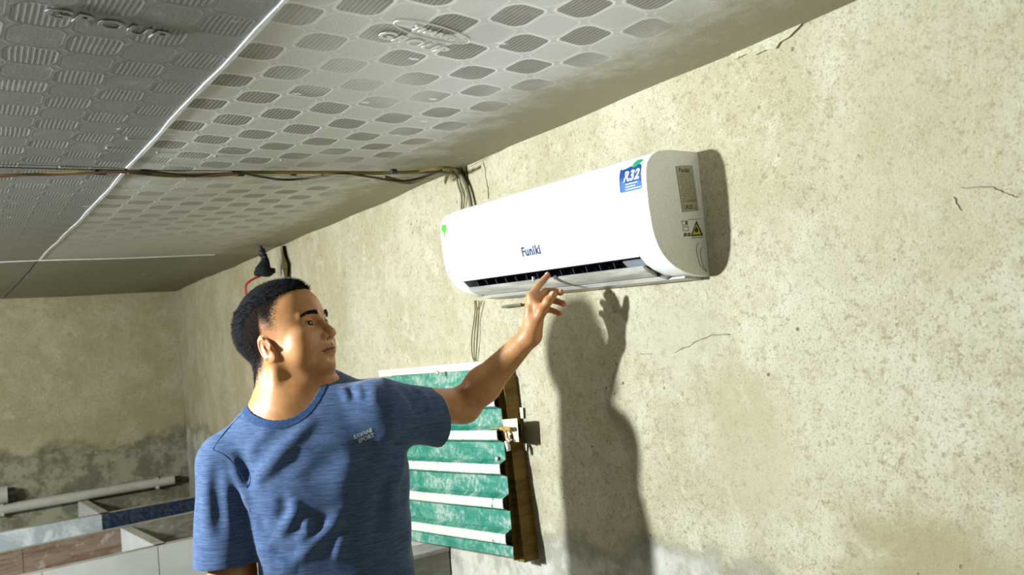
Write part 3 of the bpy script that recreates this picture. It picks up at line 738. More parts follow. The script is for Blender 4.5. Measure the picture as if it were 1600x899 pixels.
# frame behind the sheet
def fbar(name, a, c_, wd, m, x1=W - 0.0):
    """bar from a to c_ along the sheet edge, reaching back to the wall"""
    a = np.array(a); c_ = np.array(c_); t = nrm(c_ - a); n = np.cross(t, [1, 0, 0]); n = nrm(n) * wd / 2
    bm = bmesh.new(); vs = []
    for q in (a, c_):
        for s in (1, -1):
            f = q + n * s; vs.append(bm.verts.new(f)); vs.append(bm.verts.new((x1, f[1], f[2])))
    for f in ((0, 2, 3, 1), (4, 5, 7, 6), (0, 1, 5, 4), (2, 6, 7, 3), (0, 4, 6, 2), (1, 3, 7, 5)): bm.faces.new([vs[i] for i in f])
    return obj(name, bm, m, sh)
fbar('frame_bar', onX(779, 590, 1.205), onX(812, 878, 1.20), 0.05, m_rust, W - .001)
fbar('frame_bar', onX(776, 600, 1.195), onX(803, 876, 1.185), 0.006, m_rust, 1.206)
fbar('frame_bar', onX(600, 596, 1.205), onX(602, 838, 1.205), 0.03, m_rust, W - .001)
fbar('frame_bar', onX(600, 828, 1.205), onX(812, 864, 1.205), 0.02, m_rust, W - .001)
fbar('lintel_strip', onX(592, 584, 1.195), onX(772, 569.5, 1.20), 0.024, m_cream, W - .001)
for (u, v) in ((776, 718), (792, 860), (683, 583), (703, 848)):
    q = onX(u, v, XS - .002)
    bm = bmesh.new(); bmesh.ops.create_uvsphere(bm, u_segments=12, v_segments=6, radius=0.009, matrix=Matrix.Translation(q) @ Matrix.Diagonal((.5, 1, 1, 1)))
    tube(bm, [q, q + np.array([.008, 0, 0])], .003, 6)
    obj('screw_washer', bm, m_screw, sh, 60)
# bolt latch
lt = None
def lpr(name, uvs, x0, x1, m): return obj(name, prism(bmesh.new(), uvs, lambda p, t: tuple(onX(p[0], p[1], t)), x0, x1), m, lt)
lt = lpr('bolt_latch', [(784, 656), (808, 654), (811, 691), (803, 691), (801, 687), (797, 690), (786, 686), (784, 672)], 1.185, 1.196, m_cream); lt.parent = sh; lt['label'] = 'cream painted bolt latch'
lpr('wall_plate', [(800, 638), (817, 637), (818, 654), (801, 655)], W - .001, W - .006, m_cream)
lpr('wall_plate', [(811, 692), (823, 692), (823, 705), (812, 704)], W - .001, W - .006, m_cream)
q1 = onX(811, 672, 1.2)
lpr('latch_bracket', [(800, 662), (815, 662), (816, 684), (801, 684)], W - .001, 1.196, m_dark_olive)
bm = bmesh.new(); tube(bm, [onX(768, 671, 1.176), onX(786, 670, 1.176), onX(799, 671, 1.176)], .0062, 10); obj('bolt_rod', bm, m_brass, lt, 60)
bm = bmesh.new(); tube(bm, spline([onX(786, 670, 1.172), onX(791, 677, 1.168), onX(793, 685, 1.168), onX(797, 690, 1.170)], 4), .004, 8); obj('bolt_handle', bm, m_brass, lt, 60)
bm = bmesh.new(); tube(bm, [onX(791, 690, 1.18), onX(794, 697, 1.18), onX(795, 705, 1.18)], [.006, .008, .006], 10); obj('padlock_tongue', bm, m_screw, lt, 60)
for (u, v, r_) in ((800, 683, .007), (787, 684, .006), (806, 671, .006), (785, 669, .006)):
    q = onX(u, v, 1.1855); bm = bmesh.new(); tube(bm, [q, q - np.array([.004, 0, 0])], r_, 12); obj('latch_hole', bm, m_dark_olive, lt, 60)
for (u, v) in ((803, 646), (812, 647), (817, 697)):
    q = onX(u, v, W - .006); bm = bmesh.new(); tube(bm, [q, q - np.array([.002, 0, 0])], .003, 8); obj('screw', bm, m_ink, lt, 60)
HEAD_YAW = 56.0; HEAD_PITCH = 13.0; HEAD_ROLL = 0.0; HEAD_SCALE = 1.03
# ------------------------------------------------------------------ signed-distance modelling tools for the man
def seg(p, a, b, r1, r2=None, sc=None):
    a = np.asarray(a, float); b = np.asarray(b, float); r2 = r1 if r2 is None else r2
    ab = b - a; t = np.clip(((p - a) @ ab) / (ab @ ab), 0, 1)
    q = p - a - t[:, None] * ab
    return np.sqrt((q * q).sum(1)) - (r1 + (r2 - r1) * t)
def ell(p, c, r, R=None):
    q = p - np.asarray(c, float)
    if R is not None: q = q @ R
    r = np.asarray(r, float); k0 = np.sqrt(((q / r) ** 2).sum(1)) + 1e-9; k1 = np.sqrt(((q / (r * r)) ** 2).sum(1)) + 1e-9
    return k0 * (k0 - 1.0) / k1
def smin(a, b, k):
    h = np.clip(0.5 + 0.5 * (b - a) / k, 0, 1); return b * (1 - h) + a * h - k * h * (1 - h)
def smax(a, b, k): return -smin(-a, -b, k)
def polyg(f, lo, hi, h, B=8):
    """sparse surface nets"""
    lo = np.asarray(lo, float); hi = np.asarray(hi, float); nb = np.ceil((hi - lo) / (h * B)).astype(int)
    I = np.stack(np.meshgrid(*[np.arange(n) for n in nb], indexing='ij'), -1).reshape(-1, 3)
    c = lo + (I + 0.5) * h * B
    keep = np.abs(f(c)) < h * B * 0.87 * 1.45 + 0.004
    I = I[keep]; g = np.stack(np.meshgrid(*[np.arange(B + 1)] * 3, indexing='ij'), -1).reshape(-1, 3)
    V = np.empty((len(I), (B + 1) ** 3), np.float32); CH = 400
    for s in range(0, len(I), CH):
        blk = I[s:s + CH]; pts = lo + (blk[:, None, :] * B + g[None]) * h
        V[s:s + CH] = f(pts.reshape(-1, 3)).reshape(len(blk), -1)
    V = V.reshape(len(I), B + 1, B + 1, B + 1); sg = V < 0
    c8 = [(i, j, k) for i in (0, 1) for j in (0, 1) for k in (0, 1)]
    def sl(A, o): return A[:, o[0]:B + o[0], o[1]:B + o[1], o[2]:B + o[2]]
    cnt = sum(sl(sg, o).astype(np.int8) for o in c8); act = (cnt > 0) & (cnt < 8)
    bi, ci, cj, ck = np.nonzero(act)
    acc = np.zeros((len(bi), 3)); num = np.zeros(len(bi))
    for ia, oa in enumerate(c8):
        for ob in c8[ia + 1:]:
            if sum(abs(oa[t] - ob[t]) for t in range(3)) != 1: continue
            va = V[bi, ci + oa[0], cj + oa[1], ck + oa[2]]; vb = V[bi, ci + ob[0], cj + ob[1], ck + ob[2]]
            m_ = (va < 0) != (vb < 0); t = np.where(m_, va / np.where(m_, va - vb, 1), 0)
            q = np.array(oa)[None] + t[:, None] * (np.array(ob) - np.array(oa))[None]
            acc += q * m_[:, None]; num += m_
    G = I[bi] * B + np.stack([ci, cj, ck], 1)
    pos = lo + (G + acc / num[:, None]) * h
    K = (nb * B + 2).astype(np.int64); key = lambda g_: (g_[:, 0] * K[1] + g_[:, 1]) * K[2] + g_[:, 2]
    kk = key(G.astype(np.int64)); order = np.argsort(kk); ks = kk[order]
    faces = []
    v0 = V[bi, ci, cj, ck] < 0
    for ax in range(3):
        o = [0, 0, 0]; o[ax] = 1
        v1 = V[bi, ci + o[0], cj + o[1], ck + o[2]] < 0
        s = np.nonzero(v0 != v1)[0]; g0 = G[s].astype(np.int64); a1 = (ax + 1) % 3; a2 = (ax + 2) % 3
        q = []
        for (d1, d2) in ((0, 0), (1, 0), (1, 1), (0, 1)):
            gg = g0.copy(); gg[:, a1] -= d1; gg[:, a2] -= d2; kq = key(gg)
            ix = np.clip(np.searchsorted(ks, kq), 0, len(ks) - 1); ok = (ks[ix] == kq) & (gg.min(1) >= 0); q.append(np.where(ok, order[ix], -1))
        q = np.stack(q, 1); good = (q >= 0).all(1); q = q[good]; inside = v0[s][good]
        q[~inside] = q[~inside][:, ::-1]; faces.append(q)
    return pos, np.concatenate(faces)
def sdf_obj(name, f, lo, hi, h, m, parent=None, attrs=None, smooth_it=1):
    pos, F = polyg(f, lo, hi, h)
    me = bpy.data.meshes.new(name); me.vertices.add(len(pos)); me.vertices.foreach_set('co', pos.astype(np.float32).ravel())
    me.loops.add(F.size); me.loops.foreach_set('vertex_index', F.astype(np.int32).ravel())
    me.polygons.add(len(F)); me.polygons.foreach_set('loop_start', np.arange(0, F.size, 4, dtype=np.int32))
    me.update(calc_edges=True); me.validate(); me.shade_smooth()
    if attrs:
        for k, fn in attrs.items():
            a = me.attributes.new(k, 'FLOAT', 'POINT'); a.data.foreach_set('value', fn(pos).astype(np.float32))
    return link(name, me, m, parent)

# ---- head frame (centimetres): a forward, b to his left, c up
HC = P(452, 522, 1.86)
rh = nrm(HC - CAM); right = nrm(np.cross(rh, [0, 0, 1])); yaw = math.radians(HEAD_YAW)
Fh = nrm(math.cos(yaw) * -np.array([rh[0], rh[1], 0]) + math.sin(yaw) * right)
pit = math.radians(HEAD_PITCH)
Fw = nrm(Fh * math.cos(pit) + np.array([0, 0, 1]) * math.sin(pit)); Up = nrm(np.array([0, 0, 1]) * math.cos(pit) - Fh * math.sin(pit)); Lf = np.cross(Up, Fw)
rl = math.radians(HEAD_ROLL); Up, Lf = Up * math.cos(rl) + Lf * math.sin(rl), Lf * math.cos(rl) - Up * math.sin(rl)
HR = np.stack([Fw, Lf, Up], 1)                 # columns
HS = 0.01 * HEAD_SCALE
def tohead(p): return ((p - HC) @ HR) / HS
def hw(a, b, c): return HC + HR @ (np.array([a, b, c], float) * HS)
def cranium(q):
    d = ell(q, (-1.3, 0, 3.3), (10.1, 7.6, 8.2))
    d = smin(d, ell(q, (-4.6, 0, 1.2), (6.6, 6.7, 6.6)), 2.5)
    return d
def head_sdf(q):
    qa = q.copy(); qa[:, 1] = np.abs(qa[:, 1])
    d = cranium(q)
    d = smin(d, ell(q, (2.9, 0, -2.8), (6.1, 6.5, 7.4)), 2.4)
    d = smin(d, seg(qa, (-0.4, 5.1, -5.0), (5.9, 1.2, -9.0), 1.9, 1.6), 2.6)
    d = smin(d, ell(q, (6.7, 0, -8.9), (1.8, 2.1, 1.5)), 1.2)
    d = smin(d, ell(qa, (5.2, 4.0, -2.4), (2.4, 2.3, 1.9)), 1.6)          # cheekbone
    d = smin(d, ell(qa, (4.6, 3.9, -5.0), (2.9, 2.5, 2.8)), 2.0)          # full cheek
    d = smin(d, ell(q, (6.3, 0, -6.0), (3.1, 3.0, 3.0)), 1.4)             # muzzle
    d = smin(d, seg(qa, (8.0, 1.2, 1.9), (6.5, 4.2, 1.9), 0.75, 0.45), 1.2)  # brow
    d = smax(d, -ell(qa, (9.2, 2.9, 0.1), (1.9, 1.9, 1.15)), 1.3)         # socket
    # lids around the eyeball with an almond slit
    e = qa - np.array([6.75, 3.15, 0.1])
    lid = np.sqrt((e * e).sum(1)) - 1.38
    # almond opening, tilted upwards to the outer corner
    yy = e[:, 1]; zz_ = e[:, 2] - 0.05 - yy * 0.10
    half = 0.42 * np.sqrt(np.clip(1 - (yy / 1.32) ** 2, 0, 1)) + 0.0
    slit = np.maximum(np.abs(zz_ + 0.08) - half, -(e[:, 0] - 0.35))
    lid = np.maximum(lid, -np.maximum(slit, -(np.sqrt((e * e).sum(1)) - 1.16)))
    d = smin(d, lid, 0.45)
    crease = np.abs(np.sqrt((yy / 1.5) ** 2 + ((zz_ - 0.0) / 0.85) ** 2) - 1.0)
    d = d + 0.10 * np.exp(-(crease / 0.10) ** 2) * (zz_ > 0) * (e[:, 0] > 0.3) * (np.abs(yy) < 1.5)
    vol = np.maximum(np.abs(zz_ + 0.08) - half * 1.15, np.maximum(1.17 - np.sqrt((e * e).sum(1)), .3 - e[:, 0]))
    d = smax(d, -vol, 0.10)
    # nose
    d = smin(d, seg(q, (7.9, 0, 0.9), (10.15, 0, -2.7), 0.60, 0.95), 0.9)
    d = smin(d, ell(q, (10.05, 0, -3.05), (1.05, 1.1, 0.85)), 0.5)
    d = smin(d, ell(qa, (8.75, 1.35, -3.3), (1.15, 0.72, 0.80)), 0.45)
    d = smax(d, -ell(qa, (9.45, 0.68, -3.95), (0.62, 0.36, 0.5)), 0.22)
    # philtrum, lips
    mx = np.abs(q[:, 1])
    arc = -0.30 * (mx / 2.5) ** 2
    lipx = 9.05 - 0.30 * mx ** 1.6
    up = np.sqrt(((q[:, 0] - lipx) / 0.75) ** 2 + ((q[:, 2] + 5.75 - arc * 1.0 - 0.14 * np.exp(-(mx - .5) ** 2 * 6)) / 0.52) ** 2) - 1
    lw = np.sqrt(((q[:, 0] - lipx + 0.06) / 0.80) ** 2 + ((q[:, 2] + 6.72 - arc * .2) / 0.60) ** 2) - 1
    tp = np.clip((2.55 - mx) / 0.9, 0, 1)
    up = np.maximum(up * 0.5, mx - 2.5) ; lw = np.maximum(lw * 0.55, mx - 2.2)
    d = smin(d, up + (1 - tp) * .35, 0.35); d = smin(d, lw + (1 - tp) * .4, 0.35)
    d = smax(d, -np.maximum(np.sqrt(((q[:, 2] + 6.2 - arc) / 0.11) ** 2) * .11 - .10, np.maximum(mx - 2.55, -(q[:, 0] - lipx + .15))), 0.12)
    d = smax(d, -ell(q, (9.6, 0, -4.95), (0.55, 0.32, 0.6)), 0.35)
    d = smax(d, -ell(q, (9.3, 0, -7.95), (1.2, 2.0, 0.62)), 0.9)
    # ears
    R = EAR_R
    eq = (qa - np.array([-1.5, 7.15, -2.6])) @ R / .9
    ear = ell(eq, (0, 0, 0), (1.95, 0.62, 3.15)); lobe = ell(eq, (0.45, -0.1, -2.7), (0.95, 0.5, 1.0))
    ear = smin(ear, lobe, 0.5)
    rim_d = np.sqrt((np.sqrt((eq[:, 0] / 1.75) ** 2 + (eq[:, 2] / 2.9) ** 2 + 1e-9) - 0.96) ** 2 * 4.6 + (eq[:, 1] - 0.45) ** 2) - 0.33
    rim_d = np.maximum(rim_d, np.maximum(eq[:, 0] - 1.1, -(eq[:, 2] + 2.0)))
    bowl = ell(eq, (0.25, 0.95, -0.1), (1.25, 1.0, 2.15)); con = ell(eq, (0.75, 0.5, -0.75), (0.8, 0.9, 0.9))
    ear = smax(ear, -bowl, 0.25); ear = smax(ear, -con, 0.2)
    ear = smin(ear, rim_d, 0.22)
    anti = seg(eq, (-0.55, 0.35, -1.6), (-0.35, 0.35, 1.0), 0.28, 0.22); ear = smin(ear, anti, 0.25)
    tragus = ell(eq, (1.45, 0.45, -0.8), (0.5, 0.5, 0.62)); ear = smin(ear, tragus, 0.3)
    d = smin(d, ear * .9, 0.35)
    return d
_a = math.radians(-20); _b = math.radians(13)
EAR_R = np.array([[math.cos(_b), -math.sin(_b), 0], [math.sin(_b), math.cos(_b), 0], [0, 0, 1]]) @ np.array([[math.cos(_a), 0, math.sin(_a)], [0, 1, 0], [-math.sin(_a), 0, math.cos(_a)]])

# ---- body landmarks
NB = P(452, 640, 1.86)                                   # neck base
RS = P(358, 724, 1.90); RE = P(360, 905, 1.90); RW = RE + np.array([0.02, -0.05, -0.24])
LS = P(592, 640, 1.81); LE = P(724, 634, 1.93); LW = P(829, 524, 1.84)
TC = P(512, 760, 1.87)
PEL = np.array([TC[0] + 0.01, TC[1] + 0.0, 0.93])
tn = nrm(np.array([*( -nrm((TC - CAM)[:2]) * math.cos(math.radians(-5)) + nrm(np.cross(TC - CAM, [0, 0, 1]))[:2] * math.sin(math.radians(-5))), 0]))
tl = np.array([-tn[1], tn[0], 0.0])                       # towards his left
def torso_sdf(p, tab):
    z = p[:, 2]; Z, A, Bd, off, lat = tab
    a = np.interp(z, Z, A); b_ = np.interp(z, Z, Bd); of = np.interp(z, Z, off); lt_ = np.interp(z, Z, lat)
    x = (p - TC) @ tl - lt_; y = (p - TC) @ tn - of
    k = (np.abs(x / a) ** 2.4 + np.abs(y / b_) ** 2.4) ** (1 / 2.4)
    d = (k - 1) * np.minimum(a, b_) * 0.9
    return smax(d, np.maximum(z - Z[-1], Z[0] - z), 0.03)
z0 = TC[2]
body_tab = (np.array([0.80, 0.90, 1.0, 1.12, 1.22, 1.30, 1.37, 1.42]), np.array([.150, .155, .150, .150, .155, .155, .125, .07]),
            np.array([.105, .11, .105, .105, .105, .095, .07, .05]), np.array([0, 0, 0.0, 0, 0, -.01, -.02, -.03]), np.array([.0, .0, 0, 0, 0, 0, -.01, -.03]))
HJ = [P(830, 464, 1.838), P(837, 468, 1.856), P(843, 476, 1.872), P(847, 486, 1.884)]
fingers = [
    (HJ[0], P(841, 447, 1.865), P(850, 437, 1.882), P(856, 430.5, 1.893), (.0095, .0088, .0080, .0070)),
    (HJ[1], P(852, 456, 1.880), P(866, 455, 1.878), P(876, 457.5, 1.865), (.0095, .0090, .0082, .0076)),
    (HJ[2], P(858, 468, 1.898), P(870, 471, 1.894), P(880, 475, 1.882), (.0092, .0086, .0078, .0072)),
    (HJ[3], P(858, 484, 1.905), P(867, 487, 1.902), P(874, 490.5, 1.893), (.0082, .0076, .0070, .0064))]
thumb = (P(835, 508, 1.832), P(846, 486, 1.818), P(856, 471, 1.814), P(865, 461, 1.816))
palm_n = nrm(np.cross(HJ[0] - LW, HJ[3] - LW))
def hand_sdf(p):
    d = seg(p, LW, LW * .35 + HJ[0] * .65, .021, .014)
    d = smin(d, seg(p, LW, HJ[0], .018, .0125), .012)
    d = smin(d, seg(p, LW, HJ[1], .019, .0125), .012)
    d = smin(d, seg(p, LW, HJ[2], .018, .0120), .012)
    d = smin(d, seg(p, LW, HJ[3], .016, .0110), .012)
    d = smin(d, seg(p, thumb[0], thumb[1], .0165, .0125), .012)      # thenar
    d = smin(d, seg(p, thumb[0], LW, .017, .020), .012)
    d = smin(d, seg(p, thumb[1], HJ[0], .009, .008), .010)           # web
    f = None
    for (a, b, c, e, r) in fingers:
        g = smin(seg(p, a, b, r[0] * 1.1, r[1]), seg(p, b, c, r[1] * 1.04, r[2]), .003)
        g = smin(g, seg(p, c, e, r[2] * 1.04, r[3]), .003)
        for q_, rr in ((b, r[1]), (c, r[2])): g = g + 0.0007 * np.exp(-((np.sqrt(((p - q_) ** 2).sum(1)) - rr) / .0022) ** 2)
        d = smin(d, g, .0035)
    g = smin(seg(p, thumb[1], thumb[2], .0118, .0105), seg(p, thumb[2], thumb[3], .0112, .0088), .004)
    d = smin(d, g, .005)
    # tendon and crease relief
    return d
def body(p):
    out = np.full(len(p), 9.0)
    q = tohead(p); near = (np.abs(q) < 17).all(1)
    hd_ = (np.sqrt((q * q).sum(1)) - 12.0) * HS
    if near.any(): hd_[near] = head_sdf(q[near]) * HS * 0.92
    n0 = hw(-2.6, 0, -4.2)
    nk = seg(p, n0, NB + np.array([0, 0, .012]), .057, .066)
    nk = smin(nk, seg(p, hw(-4.5, 0, -1.5), NB + tn * -.035, .048, .06), .03)
    # sternomastoid cords
    nk = smin(nk, seg(p, hw(-1.4, -5.6, -4.6), NB + tn * .052 - tl * .012 + [0, 0, -.012], .013, .010), .018)
    nk = smin(nk, seg(p, hw(4.2, 0, -9.6), NB + tn * .045 + [0, 0, .01], .022, .02), .03)
    d = smin(hd_, nk, .016)
    d = smin(d, seg(p, NB, RS + [0, 0, -.005], .060, .048), .035)     # trapezius
    d = smin(d, seg(p, NB, LS, .058, .046), .035)
    d = smin(d, torso_sdf(p, body_tab), .04)
    # collar bones
    for s_, e_ in ((RS, -1),):
        a_ = NB + tn * .058 + tl * .016 * e_ + [0, 0, -.042]; d = smin(d, seg(p, a_, a_ + (s_ - a_) * .6 + tn * .01, .008, .006), .014)
    # arms
    ra = smin(seg(p, RS, RE, .050, .045), seg(p, RE, RW, .040, .026), .02)
    d = smin(d, ra, .03)
    hnd = RW + nrm(RW - RE) * .05; d = smin(d, ell(p, hnd, (.028, .030, .045)), .02)
    for k in range(4):
        a_ = hnd + tn * (.022 - .014 * k) + [0, 0, -.035]; d = smin(d, smin(seg(p, a_, a_ + [0, 0.0, -.04], .009, .008), seg(p, a_ + [0, 0, -.04], a_ + tn * .0 - tl * -.018 + [0, 0, -.068], .008, .007), .004), .004)
    d = smin(d, seg(p, hnd + tn * .025 + [0, 0, .01], hnd + tn * .042 + [0, 0, -.04], .011, .009), .008)
    la = seg(p, LS, LE, .050, .041)
    m_ = LE + (LW - LE) * .30; la = smin(la, seg(p, LE, m_, .039, .041), .02); la = smin(la, seg(p, m_, LW, .041, .0235), .02)
    hn = np.sqrt(((p - (LW + np.array([.03, 0, .05]))) ** 2).sum(1)) - .15
    nh = hn < .05
    if nh.any(): hn = hn.copy(); hn[nh] = hand_sdf(p[nh])
    la = smin(la, hn, .012)
    return smin(d, la, .025)

def hairline(q):
    """>0 where thick hair grows; q in head cm"""
    b = np.abs(q[:, 1])
    front = 8.6 - 0.035 * b ** 2.2 - q[:, 0]                       # behind the forehead line
    side = q[:, 2] - np.interp(q[:, 0], [-11, -9, -7.5, -5.5, -2, 3, 6.5], [-7.5, -4.5, 0.0, 4.2, 6.4, 7.6, 8.2])
    side = side * np.interp(q[:, 0], [-9, -6, -3], [.35, .5, .9])
    return np.minimum(front, side)
def fade_fn(p):
    q = tohead(p); b = np.abs(q[:, 1])
    low = q[:, 2] - np.interp(q[:, 0], [-11, -8, -5, -2.6, -1.2, .4, 2.2, 3.6, 6.5], [-11, -10, -9, -5.5, .0, -1.0, -1.2, 3.8, 6.0])
    fr_ = np.interp(q[:, 2], [-2, 0, 3, 6, 9], [2.0, 2.6, 3.3, 4.6, 7.5]) - q[:, 0]
    v = np.clip(np.minimum(low / np.interp(q[:, 0], [-8.5, -6], [2.5, 6.0]), fr_ / 3.6), 0, 1)
    v = np.where((np.sqrt((q * q).sum(1)) < 16), v, 0)
    ear = ((q[:, 0] + 1.5) / 2.3) ** 2 + ((q[:, 2] + 2.6) / 3.4) ** 2 < 1
    return np.where(ear & (b > 6.9), 0, v)
def lip_fn(p):
    q = tohead(p); mx = np.abs(q[:, 1]); arc = -0.30 * (mx / 2.5) ** 2
    v = np.exp(-((q[:, 2] + 6.25 - arc) / (0.85 * np.sqrt(np.clip(1 - (mx / 2.6) ** 2, .01, 1)))) ** 4) * (q[:, 0] > 7) * (mx < 2.6)
    return v
def red_fn(p):   # ears, finger tips: redder blood under the skin
    q = tohead(p); v = np.exp(-(np.sqrt(((np.abs(q) - [1.0, 7.9, 1.5]) ** 2).sum(1)) / 2.6) ** 2) * (q[:, 0] < 1)
    for fset in fingers: v = v + .8 * np.exp(-(np.sqrt(((p - fset[3]) ** 2).sum(1)) / .014) ** 2)
    v = v + .35 * np.exp(-(np.sqrt(((p - LW - [.02, 0, .05]) ** 2).sum(1)) / .07) ** 2)
    return np.clip(v, 0, 1)
m_skin, b = mat('skin', 0.48, 0.4)
b.inputs['Subsurface Weight'].default_value = 0.12; b.inputs['Subsurface Radius'].default_value = (1.0, .35, .2); b.inputs['Subsurface Scale'].default_value = 0.006
def attr(nm):
    a = S.nt.nodes.new('ShaderNodeAttribute'); a.attribute_name = nm; return S(a.outputs['Fac'])
p = coords(); n = noise(p, 28, 5, .6); nf = noise(p, 420, 3, .7); ns = noise(mapv(p, (1, 1, .35)), 700, 2, .8)
c = mix(ss(n, .35, .65), (0.45, 0.205, 0.070), (0.55, 0.27, 0.105))
c = mix(attr('red') * .45, c, (0.50, 0.165, 0.095))
c = mix(attr('lip') * .75, c, (0.30, 0.095, 0.06))
fd = attr('fade'); thr = fd * 1.05 + (ns - .5) * 1.5 * S.m('PINGPONG', fd, .5) * 2.0
c = mix(ss(thr, .15, .85) * .985, c, (0.006, 0.0055, 0.005)); setr(b, fd * .4 + .45); S.nt.links.new((0.4 - fd * .38).k, b.inputs['Specular IOR Level']); S.nt.links.new((0.12 - fd * .12).k, b.inputs['Subsurface Weight'])
vv_ = voro(p, 24); c = mix(ss(vv_, .045, .02) * ss(noise(p, 8, 2), .55, .6) * .6, c, (0.12, 0.05, 0.03))
setc(b, c); bump(b, nf * .25 + ss(thr, .2, .8) * ns * .8, .25, .0012)
man = thing('person', 'man in a blue heather t-shirt reaching up to touch the air conditioner', 'person')
man.location = (PEL[0], PEL[1], 0)
man['_'] = 0; del man['_']
INV = Matrix.Translation(-Vector((PEL[0], PEL[1], 0)))
def adopt(o, par=None):
    o.parent = par or man; o.matrix_parent_inverse = INV if par is None else Matrix.Identity(4); return o
lo_b = np.array([0.05, 1.1, 0.62]); hi_b = np.array([1.25, 2.25, 1.80])
skin = adopt(sdf_obj('body', body, lo_b, hi_b, 0.0021, m_skin, None, {'fade': fade_fn, 'lip': lip_fn, 'red': red_fn}))

# eyes
m_eye, b = mat('eye white', .35, .3); b.inputs['Base Color'].default_value = (.33, .29, .24, 1)  # shade on the eyes put into this darker white
m_iris, b = mat('dark iris', .25, .3); b.inputs['Base Color'].default_value = (.018, .010, .006, 1)
gaze = nrm(np.array([1.05, .40, .10]))
for s_ in (-1, 1):
    c_ = hw(6.75, 3.15 * s_, 0.1); bm = bmesh.new()
    bmesh.ops.create_uvsphere(bm, u_segments=24, v_segments=14, radius=1.2 * HS, matrix=Matrix.Translation(c_)); e_ = adopt(obj('eyeball', bm, m_eye, None, 80))
    g_ = nrm(HR @ np.array([1, -.02 if s_ < 0 else -.05, .03]) + HR @ np.array([0, .10, 0])); bm = bmesh.new()
    tq = Vector(g_).to_track_quat('Z', 'Y').to_matrix().to_4x4()
    bmesh.ops.create_uvsphere(bm, u_segments=20, v_segments=10, radius=.86 * HS, matrix=Matrix.Translation(c_ + g_ * .93 * HS) @ tq @ Matrix.Diagonal((1, 1, .42, 1)))
    adopt(obj('iris', bm, m_iris, None, 80), e_)
# brows and lashes from short strands
m_hair, b = mat('black hair', .55, .22); p = coords(); n = noise(mapv(p, (1, 1, 1)), 220, 3, .6); setc(b, mix(ss(n, .4, .65), (.003, .003, .004), (.009, .008, .009)))
m_cap, b = mat('black hair mass', .8, .12); b.inputs['Base Color'].default_value = (.007, .007, .008, 1); n = noise(coords(), 500, 3, .7); bump(b, n, .9, .002)
def strand(bm, a, dirv, ln, r, bend=(0, 0, 0), sg=3):
    a = np.asarray(a, float); d_ = nrm(dirv); pts = [a, a + d_ * ln * .5 + np.asarray(bend) * .3, a + d_ * ln + np.asarray(bend)]
    o1 = nrm(np.cross(d_, [.3, .5, .81])); o2 = np.cross(d_, o1); rs = (r, r * .8, r * .1); R_ = []
    for q_, rr in zip(pts, rs): R_.append([bm.verts.new(q_ + (o1 * math.cos(2.094 * k) + o2 * math.sin(2.094 * k)) * rr) for k in range(3)])
    for i in range(2):
        for k in range(3): bm.faces.new((R_[i][k], R_[i][(k + 1) % 3], R_[i + 1][(k + 1) % 3], R_[i + 1][k]))
def surf(f, o, dr, t0=0.0, t1=.2, n=60):
    """first hit of a ray on an sdf (world metres)"""
    o = np.asarray(o, float); dr = nrm(dr); t = t0
    for _ in range(n):
        v = f((o + dr * t)[None])[0]
        if v < 2e-4: break
        t += max(v * .7, 2e-4)
        if t > t1: break
    return o + dr * t
for s_ in (-1, 1):
    bm = bmesh.new()
    for k in range(210):
        t = random.random(); b0 = 1.15 + 3.7 * t; c0_ = 1.95 + .55 * math.sin(t * 2.3) - .45 * t * t + random.uniform(-.42, .42) * (1 - .45 * t)
        q_ = surf(body, hw(12, b0 * s_, c0_), -Fw, 0, .1); adj = HR @ np.array([.25, s_ * (.6 + .5 * t), .45 - .75 * t + random.uniform(-.2, .2)])
        strand(bm, q_ - Fw * .0005, adj, .0085, .00055)
    adopt(obj('eyebrow', bm, m_hair, None))
    bm = bmesh.new(); q_ = []
    for yy in np.linspace(-1.12, 1.2, 14):
        hf = .42 * 1.15 * math.sqrt(max(0, 1 - (yy / 1.32) ** 2)); cz = .05 + yy * .10 - .08 + hf
        q_.append(hw(6.75 + math.sqrt(max(.1, 1.34 ** 2 - yy * yy - cz * cz)), s_ * (3.15 + yy), .1 + cz))
    tube(bm, q_, [.0002 + .0007 * math.sin(math.pi * (k + .5) / 14) for k in range(14)], 5); adopt(obj('eyelashes', bm, m_hair, None))
# hair: cap with uneven strands
def hair_sdf(p):
    q = tohead(p); hl = hairline(q)
    d = cranium(q)
    th_ = 0.02 + 0.95 * np.clip(hl / 3.3, 0, 1) ** 1.25 + .35 * np.exp(-((q[:, 0] - 6) / 2.2) ** 2) * np.clip((q[:, 2] - 7) / 2, 0, 1)
    th_ = th_ * np.interp(q[:, 0], [-11, -5], [.6, 1])
    ang = q[:, 1] * 2.3 + np.sin(q[:, 0] * .8) * .8
    th_ = th_ + .04 * np.sin(ang * 2.1) * np.sin(q[:, 0] * 1.1 + q[:, 1] * .9) + .03 * np.sin(ang * 5.3 + q[:, 0] * 1.7)
    return smax(d - th_, -hl * .55, .5) * HS * .8
hairo = adopt(sdf_obj('hair', hair_sdf, HC - .17, HC + .18, 0.0021, m_cap))
hm = hairo.data; co = np.empty(len(hm.vertices) * 3, np.float32); hm.vertices.foreach_get('co', co); co = co.reshape(-1, 3)
bm = bmesh.new(); idx = rng.choice(len(co), 11000)
